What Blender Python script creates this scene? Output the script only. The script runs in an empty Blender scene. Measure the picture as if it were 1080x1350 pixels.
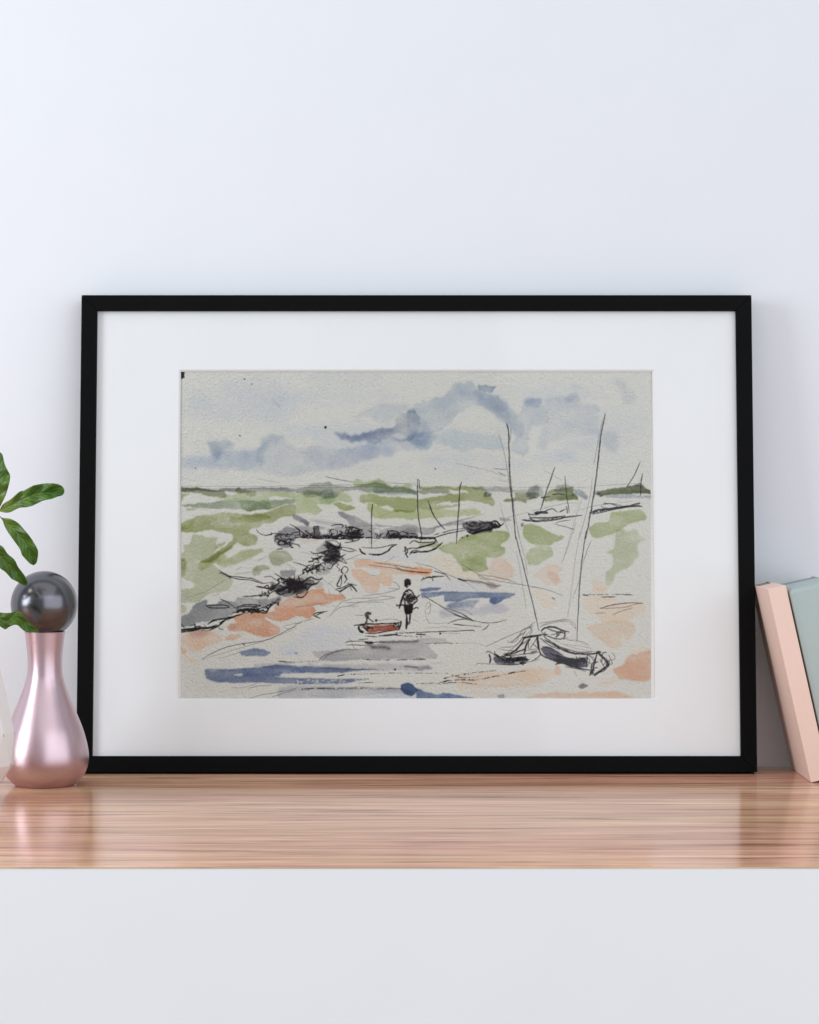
import bpy, bmesh, math, random
import numpy as np
from mathutils import Vector, Matrix

# ------------------------------------------------------------------ camera, light, exposure
S = 0.0008                 # metres per photograph pixel at the foot of the picture frame
FPX = 3200.0               # focal length in photograph pixels
D = FPX * S                # camera distance to the foot of the frame
HC = 0.2952                # camera height above the desk
HX, HY = 540.0, 652.0      # principal point in photograph pixels

scene = bpy.context.scene
col = scene.collection
cam_d = bpy.data.cameras.new('camera')
cam = bpy.data.objects.new('camera', cam_d)
col.objects.link(cam)
cam.location = (0, -D, HC)
cam.rotation_euler = (math.radians(90), 0, 0)
cam_d.sensor_fit = 'VERTICAL'
cam_d.sensor_height = 36
cam_d.sensor_width = 36
cam_d.lens = 36 * FPX / 1350
cam_d.shift_y = -(675 - HY) / 1350
cam_d.clip_start = 0.05
cam_d.clip_end = 100
scene.camera = cam

world = bpy.data.worlds.new('World')
scene.world = world
world.use_nodes = True
bg = world.node_tree.nodes['Background']
bg.inputs[0].default_value = (0.90, 0.94, 1.0, 1)
bg.inputs[1].default_value = 0.33

def area(name, loc, target, sx, sy, power, color):
    l = bpy.data.lights.new(name, 'AREA')
    l.shape = 'RECTANGLE'
    l.size = sx; l.size_y = sy
    l.energy = power; l.color = color
    o = bpy.data.objects.new(name, l)
    col.objects.link(o)
    o.location = loc
    d = Vector(target) - Vector(loc)
    o.rotation_euler = d.to_track_quat('-Z', 'Y').to_euler()
    return o

area('window_light', (-2.1, -1.2, 0.75), (0, -0.05, 0.25), 0.9, 1.3, 28, (0.90, 0.95, 1.0))
area('overhead_fill_light', (0.0, -2.2, 2.9), (0, -0.3, 0.0), 5.0, 4.0, 46, (1.0, 0.985, 0.97))  # unseen overhead panel, added to raise the general light level
area('opposite_fill_panel', (2.6, -3.3, 0.9), (0.1, 0, 0.2), 5.6, 3.4, 96, (0.88, 0.93, 1.0))  # unseen broad panel for the bright right side, powered up as frontal fill
lb = bpy.data.lights.new('lamp_light', 'POINT')
lb.energy = 5.5; lb.color = (1.0, 0.90, 0.80); lb.shadow_soft_size = 0.10
lbo = bpy.data.objects.new('lamp_light', lb); col.objects.link(lbo)
lbo.location = (-1.55, -0.85, 1.45)

scene.view_settings.view_transform = 'Standard'
scene.view_settings.look = 'None'
scene.view_settings.exposure = 0.0
scene.view_settings.gamma = 1.0
scene.view_settings.use_curve_mapping = False
scene.render.engine = 'CYCLES'
scene.cycles.max_bounces = 8
scene.cycles.transparent_max_bounces = 12
scene.cycles.use_denoising = True

# ------------------------------------------------------------------ helpers
def px(x, y, Y):
    """photograph pixel at world depth Y (metres behind the foot of the frame)"""
    k = S * (D + Y) / D
    return Vector(((x - HX) * k, Y, HC - (y - HY) * k))

def lin(c):
    c = np.asarray(c, dtype=float) / 255.0
    return np.where(c <= 0.04045, c / 12.92, ((c + 0.055) / 1.055) ** 2.4)

def thing(name, label, cat, loc=(0, 0, 0), group=None):
    o = bpy.data.objects.new(name, None)
    o.empty_display_size = 0.02
    col.objects.link(o)
    o.location = loc
    o['label'] = label; o['category'] = cat
    if group: o['group'] = group
    return o

def origin_of(o):
    v = Vector((0, 0, 0))
    while o is not None:
        v = v + Vector(o.location)
        o = o.parent
    return v

def mesh_obj(name, verts, faces, mat, parent=None, smooth=False, bevel=0.0, seg=2, label=None):
    off = origin_of(parent)
    me = bpy.data.meshes.new(name)
    me.from_pydata([tuple(Vector(v) - off) for v in verts], [], faces)
    me.update()
    o = bpy.data.objects.new(name, me)
    col.objects.link(o)
    if parent is not None: o.parent = parent
    bm = bmesh.new(); bm.from_mesh(me)
    bmesh.ops.recalc_face_normals(bm, faces=bm.faces)
    if bevel > 0:
        bmesh.ops.bevel(bm, geom=list(bm.edges), offset=bevel, segments=seg, profile=0.5, affect='EDGES')
    for f in bm.faces: f.smooth = smooth
    bm.to_mesh(me); bm.free()
    me.materials.append(mat)
    if label: o['label'] = label
    return o

def box_verts(x0, x1, y0, y1, z0, z1):
    v = [(x, y, z) for z in (z0, z1) for y in (y0, y1) for x in (x0, x1)]
    f = [(0, 1, 3, 2), (4, 6, 7, 5), (0, 4, 5, 1), (2, 3, 7, 6), (0, 2, 6, 4), (1, 5, 7, 3)]
    return v, f

def catmull(pts, n=6):
    pts = [np.asarray(p, float) for p in pts]
    if len(pts) < 3: 
        a, b = pts[0], pts[-1]
        return np.array([a + (b - a) * t for t in np.linspace(0, 1, n + 1)])
    P = [2 * pts[0] - pts[1]] + pts + [2 * pts[-1] - pts[-2]]
    out = []
    for i in range(1, len(P) - 2):
        for t in np.linspace(0, 1, n, endpoint=False):
            a, b, c, d = P[i - 1], P[i], P[i + 1], P[i + 2]
            out.append(0.5 * ((2 * b) + (c - a) * t + (2 * a - 5 * b + 4 * c - d) * t * t + (3 * b - a - 3 * c + d) * t ** 3))
    out.append(pts[-1])
    return np.array(out)

def resample(pts, n):
    pts = np.asarray(pts, float)
    d = np.r_[0, np.cumsum(np.linalg.norm(np.diff(pts, axis=0), axis=1))]
    s = np.linspace(0, d[-1], n)
    return np.stack([np.interp(s, d, pts[:, k]) for k in range(pts.shape[1])], 1)

# ------------------------------------------------------------------ materials
class N:
    def __init__(self, name):
        self.m = bpy.data.materials.new(name); self.m.use_nodes = True
        self.t = self.m.node_tree
        self.b = self.t.nodes['Principled BSDF']
        self.out = self.t.nodes['Material Output']
    def new(self, kind, **kw):
        n = self.t.nodes.new(kind)
        for k, v in kw.items(): setattr(n, k, v)
        return n
    def link(self, a, b): self.t.links.new(a, b)
    def coords(self, scale=(1, 1, 1), rot=(0, 0, 0)):
        tc = self.new('ShaderNodeTexCoord'); mp = self.new('ShaderNodeMapping')
        mp.inputs['Scale'].default_value = scale; mp.inputs['Rotation'].default_value = rot
        self.link(tc.outputs['Object'], mp.inputs['Vector'])
        return mp.outputs['Vector']
    def noise(self, vec, scale, detail=4, rough=0.55, dist=0.0):
        n = self.new('ShaderNodeTexNoise')
        n.inputs['Scale'].default_value = scale; n.inputs['Detail'].default_value = detail
        n.inputs['Roughness'].default_value = rough; n.inputs['Distortion'].default_value = dist
        self.link(vec, n.inputs['Vector'])
        return n.outputs['Fac']
    def ramp(self, fac, stops):
        r = self.new('ShaderNodeValToRGB')
        e = r.color_ramp.elements
        while len(e) < len(stops): e.new(0.5)
        for el, (p, c) in zip(e, stops):
            el.position = p; el.color = tuple(c) + (1,) if len(c) == 3 else c
        self.link(fac, r.inputs['Fac'])
        return r.outputs['Color']
    def mix(self, fac, a, b, blend='MIX'):
        n = self.new('ShaderNodeMix', data_type='RGBA', blend_type=blend)
        for s, v in ((n.inputs[0], fac), (n.inputs[6], a), (n.inputs[7], b)):
            if hasattr(v, 'links'): self.link(v, s)
            elif isinstance(v, (int, float)): s.default_value = v
            else: s.default_value = tuple(v) + (1,)
        return n.outputs[2]
    def bump(self, h, strength, dist, normal=None):
        n = self.new('ShaderNodeBump')
        n.inputs['Strength'].default_value = strength; n.inputs['Distance'].default_value = dist
        self.link(h, n.inputs['Height'])
        if normal is not None: self.link(normal, n.inputs['Normal'])
        self.link(n.outputs['Normal'], self.b.inputs['Normal'])
        return n.outputs['Normal']
    def set(self, **kw):
        for k, v in kw.items():
            k = k.replace('_', ' ')
            s = self.b.inputs[{'Base Color': 'Base Color', 'IOR': 'IOR'}.get(k, k)]
            if hasattr(v, 'links'): self.link(v, s)
            elif isinstance(v, (tuple, list)) and len(v) == 3: s.default_value = tuple(v) + (1,)
            else: s.default_value = v
        return self

M = {}
def plain(name, c, rough=0.5, metal=0.0, var=0.03, bump=0.0, bscale=400, spec=0.5):
    n = N(name)
    v = n.coords()
    f = n.noise(v, 14, 5)
    c = np.array(c, float)
    n.set(Base_Color=n.ramp(f, [(0.3, tuple(c * (1 - var))), (0.7, tuple(np.minimum(c * (1 + var), 1)))]),
          Roughness=rough, Metallic=metal)
    n.b.inputs['Specular IOR Level'].default_value = spec
    if bump: n.bump(n.noise(v, bscale, 3), 0.4, bump)
    M[name] = n.m
    return n

plain('wall_paint', (0.785, 0.81, 0.855), 0.85, var=0.006, bump=0.0003, bscale=260, spec=0.2)
plain('added_front_paint', (0.895, 0.88, 0.875), 0.55, var=0.006, bump=0.0001, bscale=300, spec=0.25)
plain('black_frame', (0.0045, 0.0047, 0.005), 0.55, var=0.1, bump=0.00004, bscale=900, spec=0.05)
plain('mat_board', (0.81, 0.83, 0.855), 0.9, var=0.008, bump=0.00005, bscale=1500, spec=0.1)
plain('mat_core', (0.86, 0.86, 0.86), 0.8, var=0.005, spec=0.1)
plain('backing', (0.25, 0.19, 0.13), 0.8, var=0.1)
plain('planter_white', (0.80, 0.785, 0.78), 0.5, var=0.015, spec=0.4)
plain('pit_black', (0.01, 0.01, 0.012), 0.7)
plain('soil', (0.035, 0.024, 0.016), 0.95, var=0.5, bump=0.002, bscale=120)
plain('bark', (0.13, 0.14, 0.05), 0.7, var=0.2, bump=0.0006, bscale=150)
plain('peach_cover', (0.84, 0.63, 0.545), 0.55, var=0.012, bump=0.00006, bscale=1400, spec=0.3)
plain('sage_cover', (0.40, 0.485, 0.475), 0.38, var=0.012, bump=0.00006, bscale=1400, spec=0.45)
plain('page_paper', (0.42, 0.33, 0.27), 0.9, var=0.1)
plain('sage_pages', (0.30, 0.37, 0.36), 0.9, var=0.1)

n = plain('pink_satin', (0.60, 0.455, 0.50), 0.33, metal=0.9, var=0.01)
n = plain('gunmetal', (0.15, 0.15, 0.165), 0.24, metal=1.0, var=0.02)

# desk veneer: long fine streaks along x
n = N('wood_veneer')
vb = n.coords((0.5, 5, 5)); vm = n.coords((1.4, 26, 26)); vf = n.coords((4.5, 74, 74)); vh = n.coords((8.0, 125, 125)); vp = n.coords((0.8, 17, 17))
nb = n.noise(vb, 2.2, 3, 0.5, 0.2); nm = n.noise(vm, 1.0, 4, 0.6, 0.4); nf = n.noise(vf, 1.0, 4, 0.6, 0.5); nh = n.noise(vh, 1.0, 3)
c1 = n.ramp(nb, [(0.32, (0.64, 0.335, 0.22)), (0.5, (0.72, 0.425, 0.285)), (0.66, (0.75, 0.49, 0.31))])
c2 = n.ramp(nm, [(0.30, (0.62, 0.48, 0.46)), (0.42, (0.94, 0.91, 0.90)), (0.60, (1.0, 1.0, 1.0)), (0.72, (1.2, 1.24, 1.25))])
c3 = n.ramp(nf, [(0.33, (0.50, 0.38, 0.37)), (0.43, (0.90, 0.87, 0.86)), (0.55, (1.0, 1.0, 1.0)), (0.66, (1.22, 1.26, 1.28))])
c4 = n.ramp(nh, [(0.30, (0.66, 0.60, 0.58)), (0.45, (0.98, 0.98, 0.98)), (0.58, (1.0, 1.0, 1.0)), (0.72, (1.2, 1.2, 1.2))])
cp = n.ramp(n.noise(vp, 1.0, 3, 0.55, 0.3), [(0.36, (1.0, 0.90, 0.93)), (0.5, (1.0, 1.0, 1.0)), (0.64, (0.97, 1.05, 0.93))])
cc = n.mix(1.0, n.mix(1.0, n.mix(1.0, n.mix(1.0, c1, cp, 'MULTIPLY'), c2, 'MULTIPLY'), c3, 'MULTIPLY'), c4, 'MULTIPLY')
n.set(Base_Color=cc, Roughness=0.15)
n.b.inputs['IOR'].default_value = 1.16
n.bump(nf, 0.06, 0.0004)
M['wood_veneer'] = n.m

# glass: clear pane with a Fresnel reflection
n = N('picture_glass')
n.t.nodes.remove(n.b)
tr = n.new('ShaderNodeBsdfTransparent'); gl = n.new('ShaderNodeBsdfGlossy'); fr = n.new('ShaderNodeFresnel'); mx = n.new('ShaderNodeMixShader')
gl.inputs['Roughness'].default_value = 0.06; fr.inputs['IOR'].default_value = 1.38
tr.inputs['Color'].default_value = (0.985, 0.99, 0.985, 1)
geo = n.new('ShaderNodeNewGeometry'); inv = n.new('ShaderNodeMapRange')
inv.inputs['To Min'].default_value = 1.38; inv.inputs['To Max'].default_value = 1 / 1.38   # same reflectance from both sides of the pane
n.link(geo.outputs['Backfacing'], inv.inputs['Value']); n.link(inv.outputs[0], fr.inputs['IOR'])
n.link(fr.outputs[0], mx.inputs[0]); n.link(tr.outputs[0], mx.inputs[1]); n.link(gl.outputs[0], mx.inputs[2])
n.link(mx.outputs[0], n.out.inputs['Surface'])
M['picture_glass'] = n.m

# watercolour paper: colour from the painted attribute, tooth from noise
n = N('painted_paper')
at = n.new('ShaderNodeAttribute'); at.attribute_name = 'paint'
n.set(Base_Color=at.outputs['Color'], Roughness=0.92)
n.b.inputs['Specular IOR Level'].default_value = 0.08
v = n.coords((1, 1, 1))
h1 = n.noise(v, 420, 3, 0.6); h2 = n.noise(v, 1000, 2, 0.5)
add = n.new('ShaderNodeMath', operation='MULTIPLY_ADD'); n.link(h2, add.inputs[0]); add.inputs[1].default_value = 0.35; n.link(h1, add.inputs[2])
n.bump(add.outputs[0], 1.0, 0.0030)
M['painted_paper'] = n.m

# leaf: UV-driven midrib and side veins
n = N('leaf')
uv = n.new('ShaderNodeUVMap'); sp = n.new('ShaderNodeSeparateXYZ'); n.link(uv.outputs[0], sp.inputs[0])
def math_(op, a, b=None):
    q = n.new('ShaderNodeMath', operation=op)
    for s, x in ((q.inputs[0], a), (q.inputs[1], b)):
        if x is None: continue
        if hasattr(x, 'links'): n.link(x, s)
        else: s.default_value = x
    return q.outputs[0]
au = math_('ABSOLUTE', math_('SUBTRACT', sp.outputs['Y'], 0.5))
ph = math_('SUBTRACT', math_('ADD', math_('MULTIPLY', sp.outputs['X'], 62.0), math_('MULTIPLY', n.noise(n.coords(), 60, 2), 9.0)), math_('MULTIPLY', au, 24.0))
sv = math_('SINE', ph)
vo = n.coords()
nz = n.noise(vo, 90, 4)
base = n.ramp(math_('ADD', math_('MULTIPLY', sv, 0.07), math_('ADD', math_('MULTIPLY', nz, 0.75), 0.13)),
              [(0.3, (0.022, 0.075, 0.006)), (0.5, (0.045, 0.135, 0.012)), (0.72, (0.10, 0.22, 0.03))])
young = n.ramp(sp.outputs['X'], [(0.0, (0.62, 0.62, 0.62)), (0.35, (0.15, 0.15, 0.15)), (0.8, (0.0, 0.0, 0.0))])
c = n.mix(young, base, (0.24, 0.27, 0.05))
rib = n.ramp(au, [(0.0, (1, 1, 1)), (0.018, (0.7, 0.7, 0.7)), (0.035, (0, 0, 0))])
ribw = n.mix(1.0, rib, n.ramp(sp.outputs['X'], [(0.2, (0.85, 0.85, 0.85)), (0.85, (0.15, 0.15, 0.15))]), 'MULTIPLY')
c = n.mix(ribw, c, (0.26, 0.29, 0.06))
n.set(Base_Color=c, Roughness=0.36)
n.b.inputs['Specular IOR Level'].default_value = 0.4
n.b.inputs['Subsurface Weight'].default_value = 0.0
n.bump(sv, 0.22, 0.0009)
M['leaf'] = n.m

# ------------------------------------------------------------------ setting: wall and desk
WALL_Y = 0.0722
EDGE_Y = -0.636
v, f = box_verts(-3, 3, WALL_Y, WALL_Y + 0.1, -0.9, 3.0)
w = mesh_obj('wall', v, f, M['wall_paint']); w['kind'] = 'structure'

desk = thing('desk', 'glossy streaked wooden desk top with added pale front under the picture frame', 'desk', (0, -0.28, -0.74))
v, f = box_verts(-1.3, 1.3, EDGE_Y, WALL_Y - 0.001, -0.0012, 0.0)
mesh_obj('wooden_top', v, f, M['wood_veneer'], desk)
v, f = box_verts(-1.3, 1.3, EDGE_Y + 0.0004, WALL_Y - 0.001, -0.74, -0.0012)
mesh_obj('added_front', v, f, M['added_front_paint'], desk, label='added plain pale grey front below the wooden top')  # added panel, toned to match the grey border band

# ------------------------------------------------------------------ picture frame (leans back on the wall)
TH = math.atan2(0.0435, 0.5068)
VZ = Vector((0, math.sin(TH), math.cos(TH)))      # up along the face
NN = Vector((0, math.cos(TH), -math.sin(TH)))     # into the frame
P0 = Vector((0, 0, 0.0024))                       # foot of the front face
XL, XR, HF, BW, BD = -0.3518, 0.3668, 0.5068 / math.cos(TH), 0.0168, 0.0277
def fr_pt(x, v, d): return P0 + Vector((x, 0, 0)) + VZ * v + NN * d
def on_face(x, y, d):
    """photograph pixel on the plane d behind the front face -> (x, v)"""
    o = Vector(cam.location); r = px(x, y, 0) - o
    p0 = P0 + NN * d
    t = (p0 - o).dot(NN) / r.dot(NN)
    q = o + r * t
    return q.x, (q - P0 - NN * d).dot(VZ)

frame = thing('picture_frame', 'large landscape picture frame with thin black border and wide white mat, leaning on wall', 'picture frame',
              (0.0075, 0.014, 0))
g = 0.00012
outer = [(XL, 0), (XR, 0), (XR, HF), (XL, HF)]
inner = [(XL + BW, BW), (XR - BW, BW), (XR - BW, HF - BW), (XL + BW, HF - BW)]
for i in range(4):
    j = (i + 1) % 4
    a, b, c_, d_ = outer[i], outer[j], inner[j], inner[i]
    ed = Vector((b[0] - a[0], b[1] - a[1])).normalized() * g
    q = [(a[0] + ed.x, a[1] + ed.y), (b[0] - ed.x, b[1] - ed.y), (c_[0] - ed.x, c_[1] - ed.y), (d_[0] + ed.x, d_[1] + ed.y)]
    vs = [fr_pt(x, v_, 0) for x, v_ in q] + [fr_pt(x, v_, BD) for x, v_ in q]
    fs = [(0, 1, 2, 3), (7, 6, 5, 4), (0, 4, 5, 1), (1, 5, 6, 2), (2, 6, 7, 3), (3, 7, 4, 0)]
    mesh_obj('frame_bar', vs, fs, M['black_frame'], frame, bevel=0.0005, seg=2)

DM = 0.0055        # depth of the mat surface behind the front face
TM = 0.0020        # mat thickness
ix0, ix1, iv0, iv1 = XL + BW + 0.0001, XR - BW - 0.0001, BW + 0.0001, HF - BW - 0.0001
win = [on_face(233.4, 921.6, DM), on_face(866.4, 921.6, DM), on_face(862.6, 487.3, DM), on_face(235.0, 487.3, DM)]
wx0 = (win[0][0] + win[3][0]) / 2; wx1 = (win[1][0] + win[2][0]) / 2; wv0 = win[0][1]; wv1 = win[2][1]
O_ = [(ix0, iv0), (ix1, iv0), (ix1, iv1), (ix0, iv1)]
W_ = [(wx0, wv0), (wx1, wv0), (wx1, wv1), (wx0, wv1)]
B_ = [(wx0 + TM, wv0 + 0.0008), (wx1 - TM, wv0 + 0.0008), (wx1 - TM, wv1 - TM), (wx0 + TM, wv1 - TM)]
vs = [fr_pt(x, v_, DM) for x, v_ in O_ + W_]
fs = [(i, (i + 1) % 4, 4 + (i + 1) % 4, 4 + i) for i in range(4)]
vs += [fr_pt(x, v_, DM + TM) for x, v_ in O_ + B_]
fs += [(8 + i, 12 + i, 12 + (i + 1) % 4, 8 + (i + 1) % 4) for i in range(4)]
fs += [(i, 8 + i, 8 + (i + 1) % 4, (i + 1) % 4) for i in range(4)]
mat_o = mesh_obj('mat', vs, fs, M['mat_board'], frame, label='wide white mat board around the watercolour')
# white bevel of the mat window
vs = [fr_pt(x, v_, DM + 0.00002) for x, v_ in W_] + [fr_pt(x, v_, DM + TM) for x, v_ in B_]
fs = [(i, (i + 1) % 4, 4 + (i + 1) % 4, 4 + i) for i in range(4)]
mesh_obj('mat_bevel', vs, fs, M['mat_core'], mat_o)
# backing
v_ = [fr_pt(x, q, d) for d in (DM + TM + 0.0012, BD - 0.004) for x, q in O_]
fs = [(0, 1, 2, 3), (7, 6, 5, 4)] + [(i, i + 4, (i + 1) % 4 + 4, (i + 1) % 4) for i in range(4)]
mesh_obj('backing_board', v_, fs, M['mat_core'], frame)
# glass
v_ = [fr_pt(x, q, d) for d in (DM - 0.0022,) for x, q in O_]
mesh_obj('glass_pane', v_, [(0, 1, 2, 3)], M['picture_glass'], frame)

# ------------------------------------------------------------------ the watercolour, painted stroke by stroke
PX0, PY0, PX1, PY1 = 239.0, 490.3, 858.2, 920.6      # sheet in photograph pixels
K = 1.55
GW, GH = int((PX1 - PX0) * K), int((PY1 - PY0) * K)
rng = np.random.default_rng(7)
def vnoise(w, h, cell, seed):
    r = np.random.default_rng(seed)
    gw, gh = int(w / cell) + 3, int(h / cell) + 3
    gdat = r.random((gh, gw))
    xs, ys = np.arange(w) / cell, np.arange(h) / cell
    xi, yi = xs.astype(int), ys.astype(int)
    fx, fy = xs - xi, ys - yi
    fx = fx * fx * (3 - 2 * fx); fy = fy * fy * (3 - 2 * fy)
    a = gdat[np.ix_(yi, xi)]; b = gdat[np.ix_(yi, xi + 1)]; c = gdat[np.ix_(yi + 1, xi)]; d = gdat[np.ix_(yi + 1, xi + 1)]
    return (a * (1 - fx) + b * fx) * (1 - fy)[:, None] + (c * (1 - fx) + d * fx) * fy[:, None]
def fbm(cell, seed, octs=3):
    t = 0; a = 1; s = 0
    for k in range(octs):
        t = t + a * vnoise(GW, GH, max(cell / 2 ** k, 1.01), seed + k); s += a; a *= 0.5
    return t / s - 0.5
WX = fbm(12 * K, 1) * 4.0 + fbm(4.0 * K, 5, 3) * 2.3
WY = fbm(12 * K, 11) * 4.0 + fbm(4.0 * K, 15, 3) * 2.3
MOT = fbm(22 * K, 21, 4) * 1.1 + fbm(5 * K, 27, 2) * 0.35
GRN = fbm(2.4 * K, 31, 2)
def vnoise2(cx, cy, seed):
    r = np.random.default_rng(seed)
    gdat = r.random((int(GH / cy) + 3, int(GW / cx) + 3))
    xs, ys = np.arange(GW) / cx, np.arange(GH) / cy
    xi, yi = xs.astype(int), ys.astype(int)
    fx, fy = xs - xi, ys - yi
    fx = fx * fx * (3 - 2 * fx); fy = fy * fy * (3 - 2 * fy)
    a = gdat[np.ix_(yi, xi)]; b = gdat[np.ix_(yi, xi + 1)]; c = gdat[np.ix_(yi + 1, xi)]; d = gdat[np.ix_(yi + 1, xi + 1)]
    return (a * (1 - fx) + b * fx) * (1 - fy)[:, None] + (c * (1 - fx) + d * fx) * fy[:, None]
# hard-edged second layers of brushwork and darker pools of pigment
LAY = np.zeros((GH, GW))
for q, (cx_, cy_) in enumerate(((34, 11), (20, 8), (48, 15))):
    nn_ = vnoise2(cx_ * K, cy_ * K, 61 + q) + 0.16 * fbm(4 * K, 71 + q, 2)
    LAY += np.clip((nn_ - 0.56) * 26, 0, 1) * (0.34, 0.22, 0.26)[q] - np.clip((0.36 - nn_) * 14, 0, 1) * 0.16
DRY = fbm(1.6 * K, 41, 2) + 0.5 * fbm(6 * K, 45, 1)
YY, XX = np.mgrid[0:GH, 0:GW]
XX = PX0 + (XX + 0.5) / K; YY = PY0 + (YY + 0.5) / K
PAPER = np.array([204, 204, 199.5])
lp = lin(PAPER)
IMG = np.ones((GH, GW, 3)) * lp
def blur1(a, s):
    if s <= 0: return a
    r = max(1, int(s * 2.5)); k = np.exp(-0.5 * (np.arange(-r, r + 1) / s) ** 2); k /= k.sum()
    for ax in (0, 1):
        p = np.pad(a, [(r, r) if i == ax else (0, 0) for i in (0, 1)], mode='edge')
        a = sum(k[i] * (p[i:i + a.shape[0], :] if ax == 0 else p[:, i:i + a.shape[1]]) for i in range(2 * r + 1))
    return a
TILES = {'A': (230, 480, 3.375), 'B': (550, 480, 3.375), 'C': (230, 700, 3.375), 'D': (550, 700, 3.375)}
for i, x0 in enumerate((230, 390, 550, 700)):
    for L_, y0 in (('E', 620), ('G', 720), ('H', 810)):
        TILES[L_ + str(i + 1)] = (x0, y0, 6.75)
def tp(tile, pts):
    x0, y0, s = TILES[tile]
    return np.array([(x0 + p[0] / s, y0 + p[1] / s) for p in pts])
def chaikin(p, n=2):
    for _ in range(n):
        q = np.roll(p, -1, 0)
        p = np.stack([0.86 * p + 0.14 * q, 0.14 * p + 0.86 * q], 1).reshape(-1, 2)
    return p
def poly_mask(tile, pts, soft, warp=1.0):
    p = chaikin(tp(tile, pts), 2)
    m = 6 + soft * 3
    x0 = int(max(0, (p[:, 0].min() - m - PX0) * K)); x1 = int(min(GW, (p[:, 0].max() + m - PX0) * K + 1))
    y0 = int(max(0, (p[:, 1].min() - m - PY0) * K)); y1 = int(min(GH, (p[:, 1].max() + m - PY0) * K + 1))
    if x1 <= x0 or y1 <= y0: return None
    sl = (slice(y0, y1), slice(x0, x1))
    X = XX[sl] + WX[sl] * warp; Y = YY[sl] + WY[sl] * warp
    ins = np.zeros(X.shape, bool)
    for a, b in zip(p, np.roll(p, -1, 0)):
        if a[1] == b[1]: continue
        c = (a[1] > Y) != (b[1] > Y)
        ins ^= c & (X < (b[0] - a[0]) * (Y - a[1]) / (b[1] - a[1]) + a[0])
    return sl, blur1(ins.astype(float), (0.45 + soft) * K)
def wash(tile, pts, c, soft=0.25, edge=0.25, a=1.02, warp=1.0, mott=0.45):
    if tile in 'AB': soft, edge, warp, mott = soft * 0.8, edge + 0.08, 2.2, 1.0
    c = np.asarray(c, float)
    if tile in 'AB': c = c.mean() + (c - c.mean()) * 0.72 + np.array([0, 2, -1])
    elif c[1] > c[0] + 3 and c[1] > c[2] + 12: a = a * 1.25
    elif c[0] - c[2] > 22 and c[0] > 190: c = c + np.array([3, 7, 1]); a = a * 0.80
    r = poly_mask(tile, pts, soft, warp)
    if r is None: return
    sl, m = r
    ring = np.clip(m - blur1(m, 1.6 * K), 0, 1) if edge > 0 else 0
    dens = m * (0.94 + mott * MOT[sl] + 0.30 * GRN[sl] + LAY[sl] * (0.75 if soft < 1.2 else 0.3)) + edge * 1.5 * ring
    dens = np.clip(dens * a, 0, 1.6)[..., None]
    c = np.asarray(c, float); g_ = c @ np.array([.3, .59, .11]); c = g_ + (c - g_) * (1 - (0.30 if c[1] > c[0] + 3 and c[1] > c[2] + 12 else 0.40 if c[2] > c[0] + 6 else 0.28))
    tint = np.clip(lin(c) / lp, 0.01, 1.03)
    IMG[sl] *= tint ** dens
def lift(tile, pts, a=0.9, soft=0.25):
    r = poly_mask(tile, pts, soft)
    if r is None: return
    sl, m = r
    m = (m * a)[..., None]
    IMG[sl] = IMG[sl] * (1 - m) + lp * m
INK = lin((26, 23, 26))
def ink(tile, w, pts, a=0.92, dry=0.0, soft=0.0, taper=True, wob=0.25):
    p = catmull(tp(tile, pts), 6)
    n_ = len(p)
    p = p + (rng.random((n_, 2)) - 0.5) * wob
    s = np.linspace(0, 1, n_)
    ww = w * (0.92 + 0.5 * rng.random(n_))
    if taper: ww = ww * np.clip(0.45 + 2.6 * np.minimum(s + 0.06, 1.06 - s), 0.4, 1.0)
    m = 3 + soft * 3 + w
    x0 = int(max(0, (p[:, 0].min() - m - PX0) * K)); x1 = int(min(GW, (p[:, 0].max() + m - PX0) * K + 1))
    y0 = int(max(0, (p[:, 1].min() - m - PY0) * K)); y1 = int(min(GH, (p[:, 1].max() + m - PY0) * K + 1))
    if x1 <= x0 or y1 <= y0: return
    A = np.zeros((y1 - y0, x1 - x0))
    for i in range(n_ - 1):
        q, r = p[i], p[i + 1]
        hw = 0.5 * (ww[i] + ww[i + 1]) / 2
        mm = hw + 1.2 + soft * 2.5
        xa = int(max(x0, (min(q[0], r[0]) - mm - PX0) * K)); xb = int(min(x1, (max(q[0], r[0]) + mm - PX0) * K + 2))
        ya = int(max(y0, (min(q[1], r[1]) - mm - PY0) * K)); yb = int(min(y1, (max(q[1], r[1]) + mm - PY0) * K + 2))
        if xb <= xa or yb <= ya: continue
        X = XX[ya:yb, xa:xb] + 0.25 * WX[ya:yb, xa:xb]; Y = YY[ya:yb, xa:xb] + 0.25 * WY[ya:yb, xa:xb]
        d = r - q; L2 = max(d.dot(d), 1e-9)
        t = np.clip(((X - q[0]) * d[0] + (Y - q[1]) * d[1]) / L2, 0, 1)
        dist = np.hypot(X - q[0] - t * d[0], Y - q[1] - t * d[1])
        al = np.clip((hw + 0.42 - dist) / 0.75, 0, 1) * min(1.0, 0.55 + w)
        if soft: al = np.maximum(al * 0.5, 0.75 * np.exp(-(dist / (hw + soft)) ** 2))
        sub = A[ya - y0:yb - y0, xa - x0:xb - x0]
        np.maximum(sub, al, out=sub)
    sl = (slice(y0, y1), slice(x0, x1))
    A *= a
    if dry: A *= np.clip((DRY[sl] + 0.42 - 0.55 * dry) * 5, 0.08, 1)
    A *= np.clip(1 + 0.5 * GRN[sl], 0.5, 1.1)
    A = np.clip(A, 0, 1)[..., None]
    IMG[sl] = IMG[sl] * (1 - A) + INK * A
def inks(tile, w, *lines, **kw):
    for l in lines: ink(tile, w, l, **kw)
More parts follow.
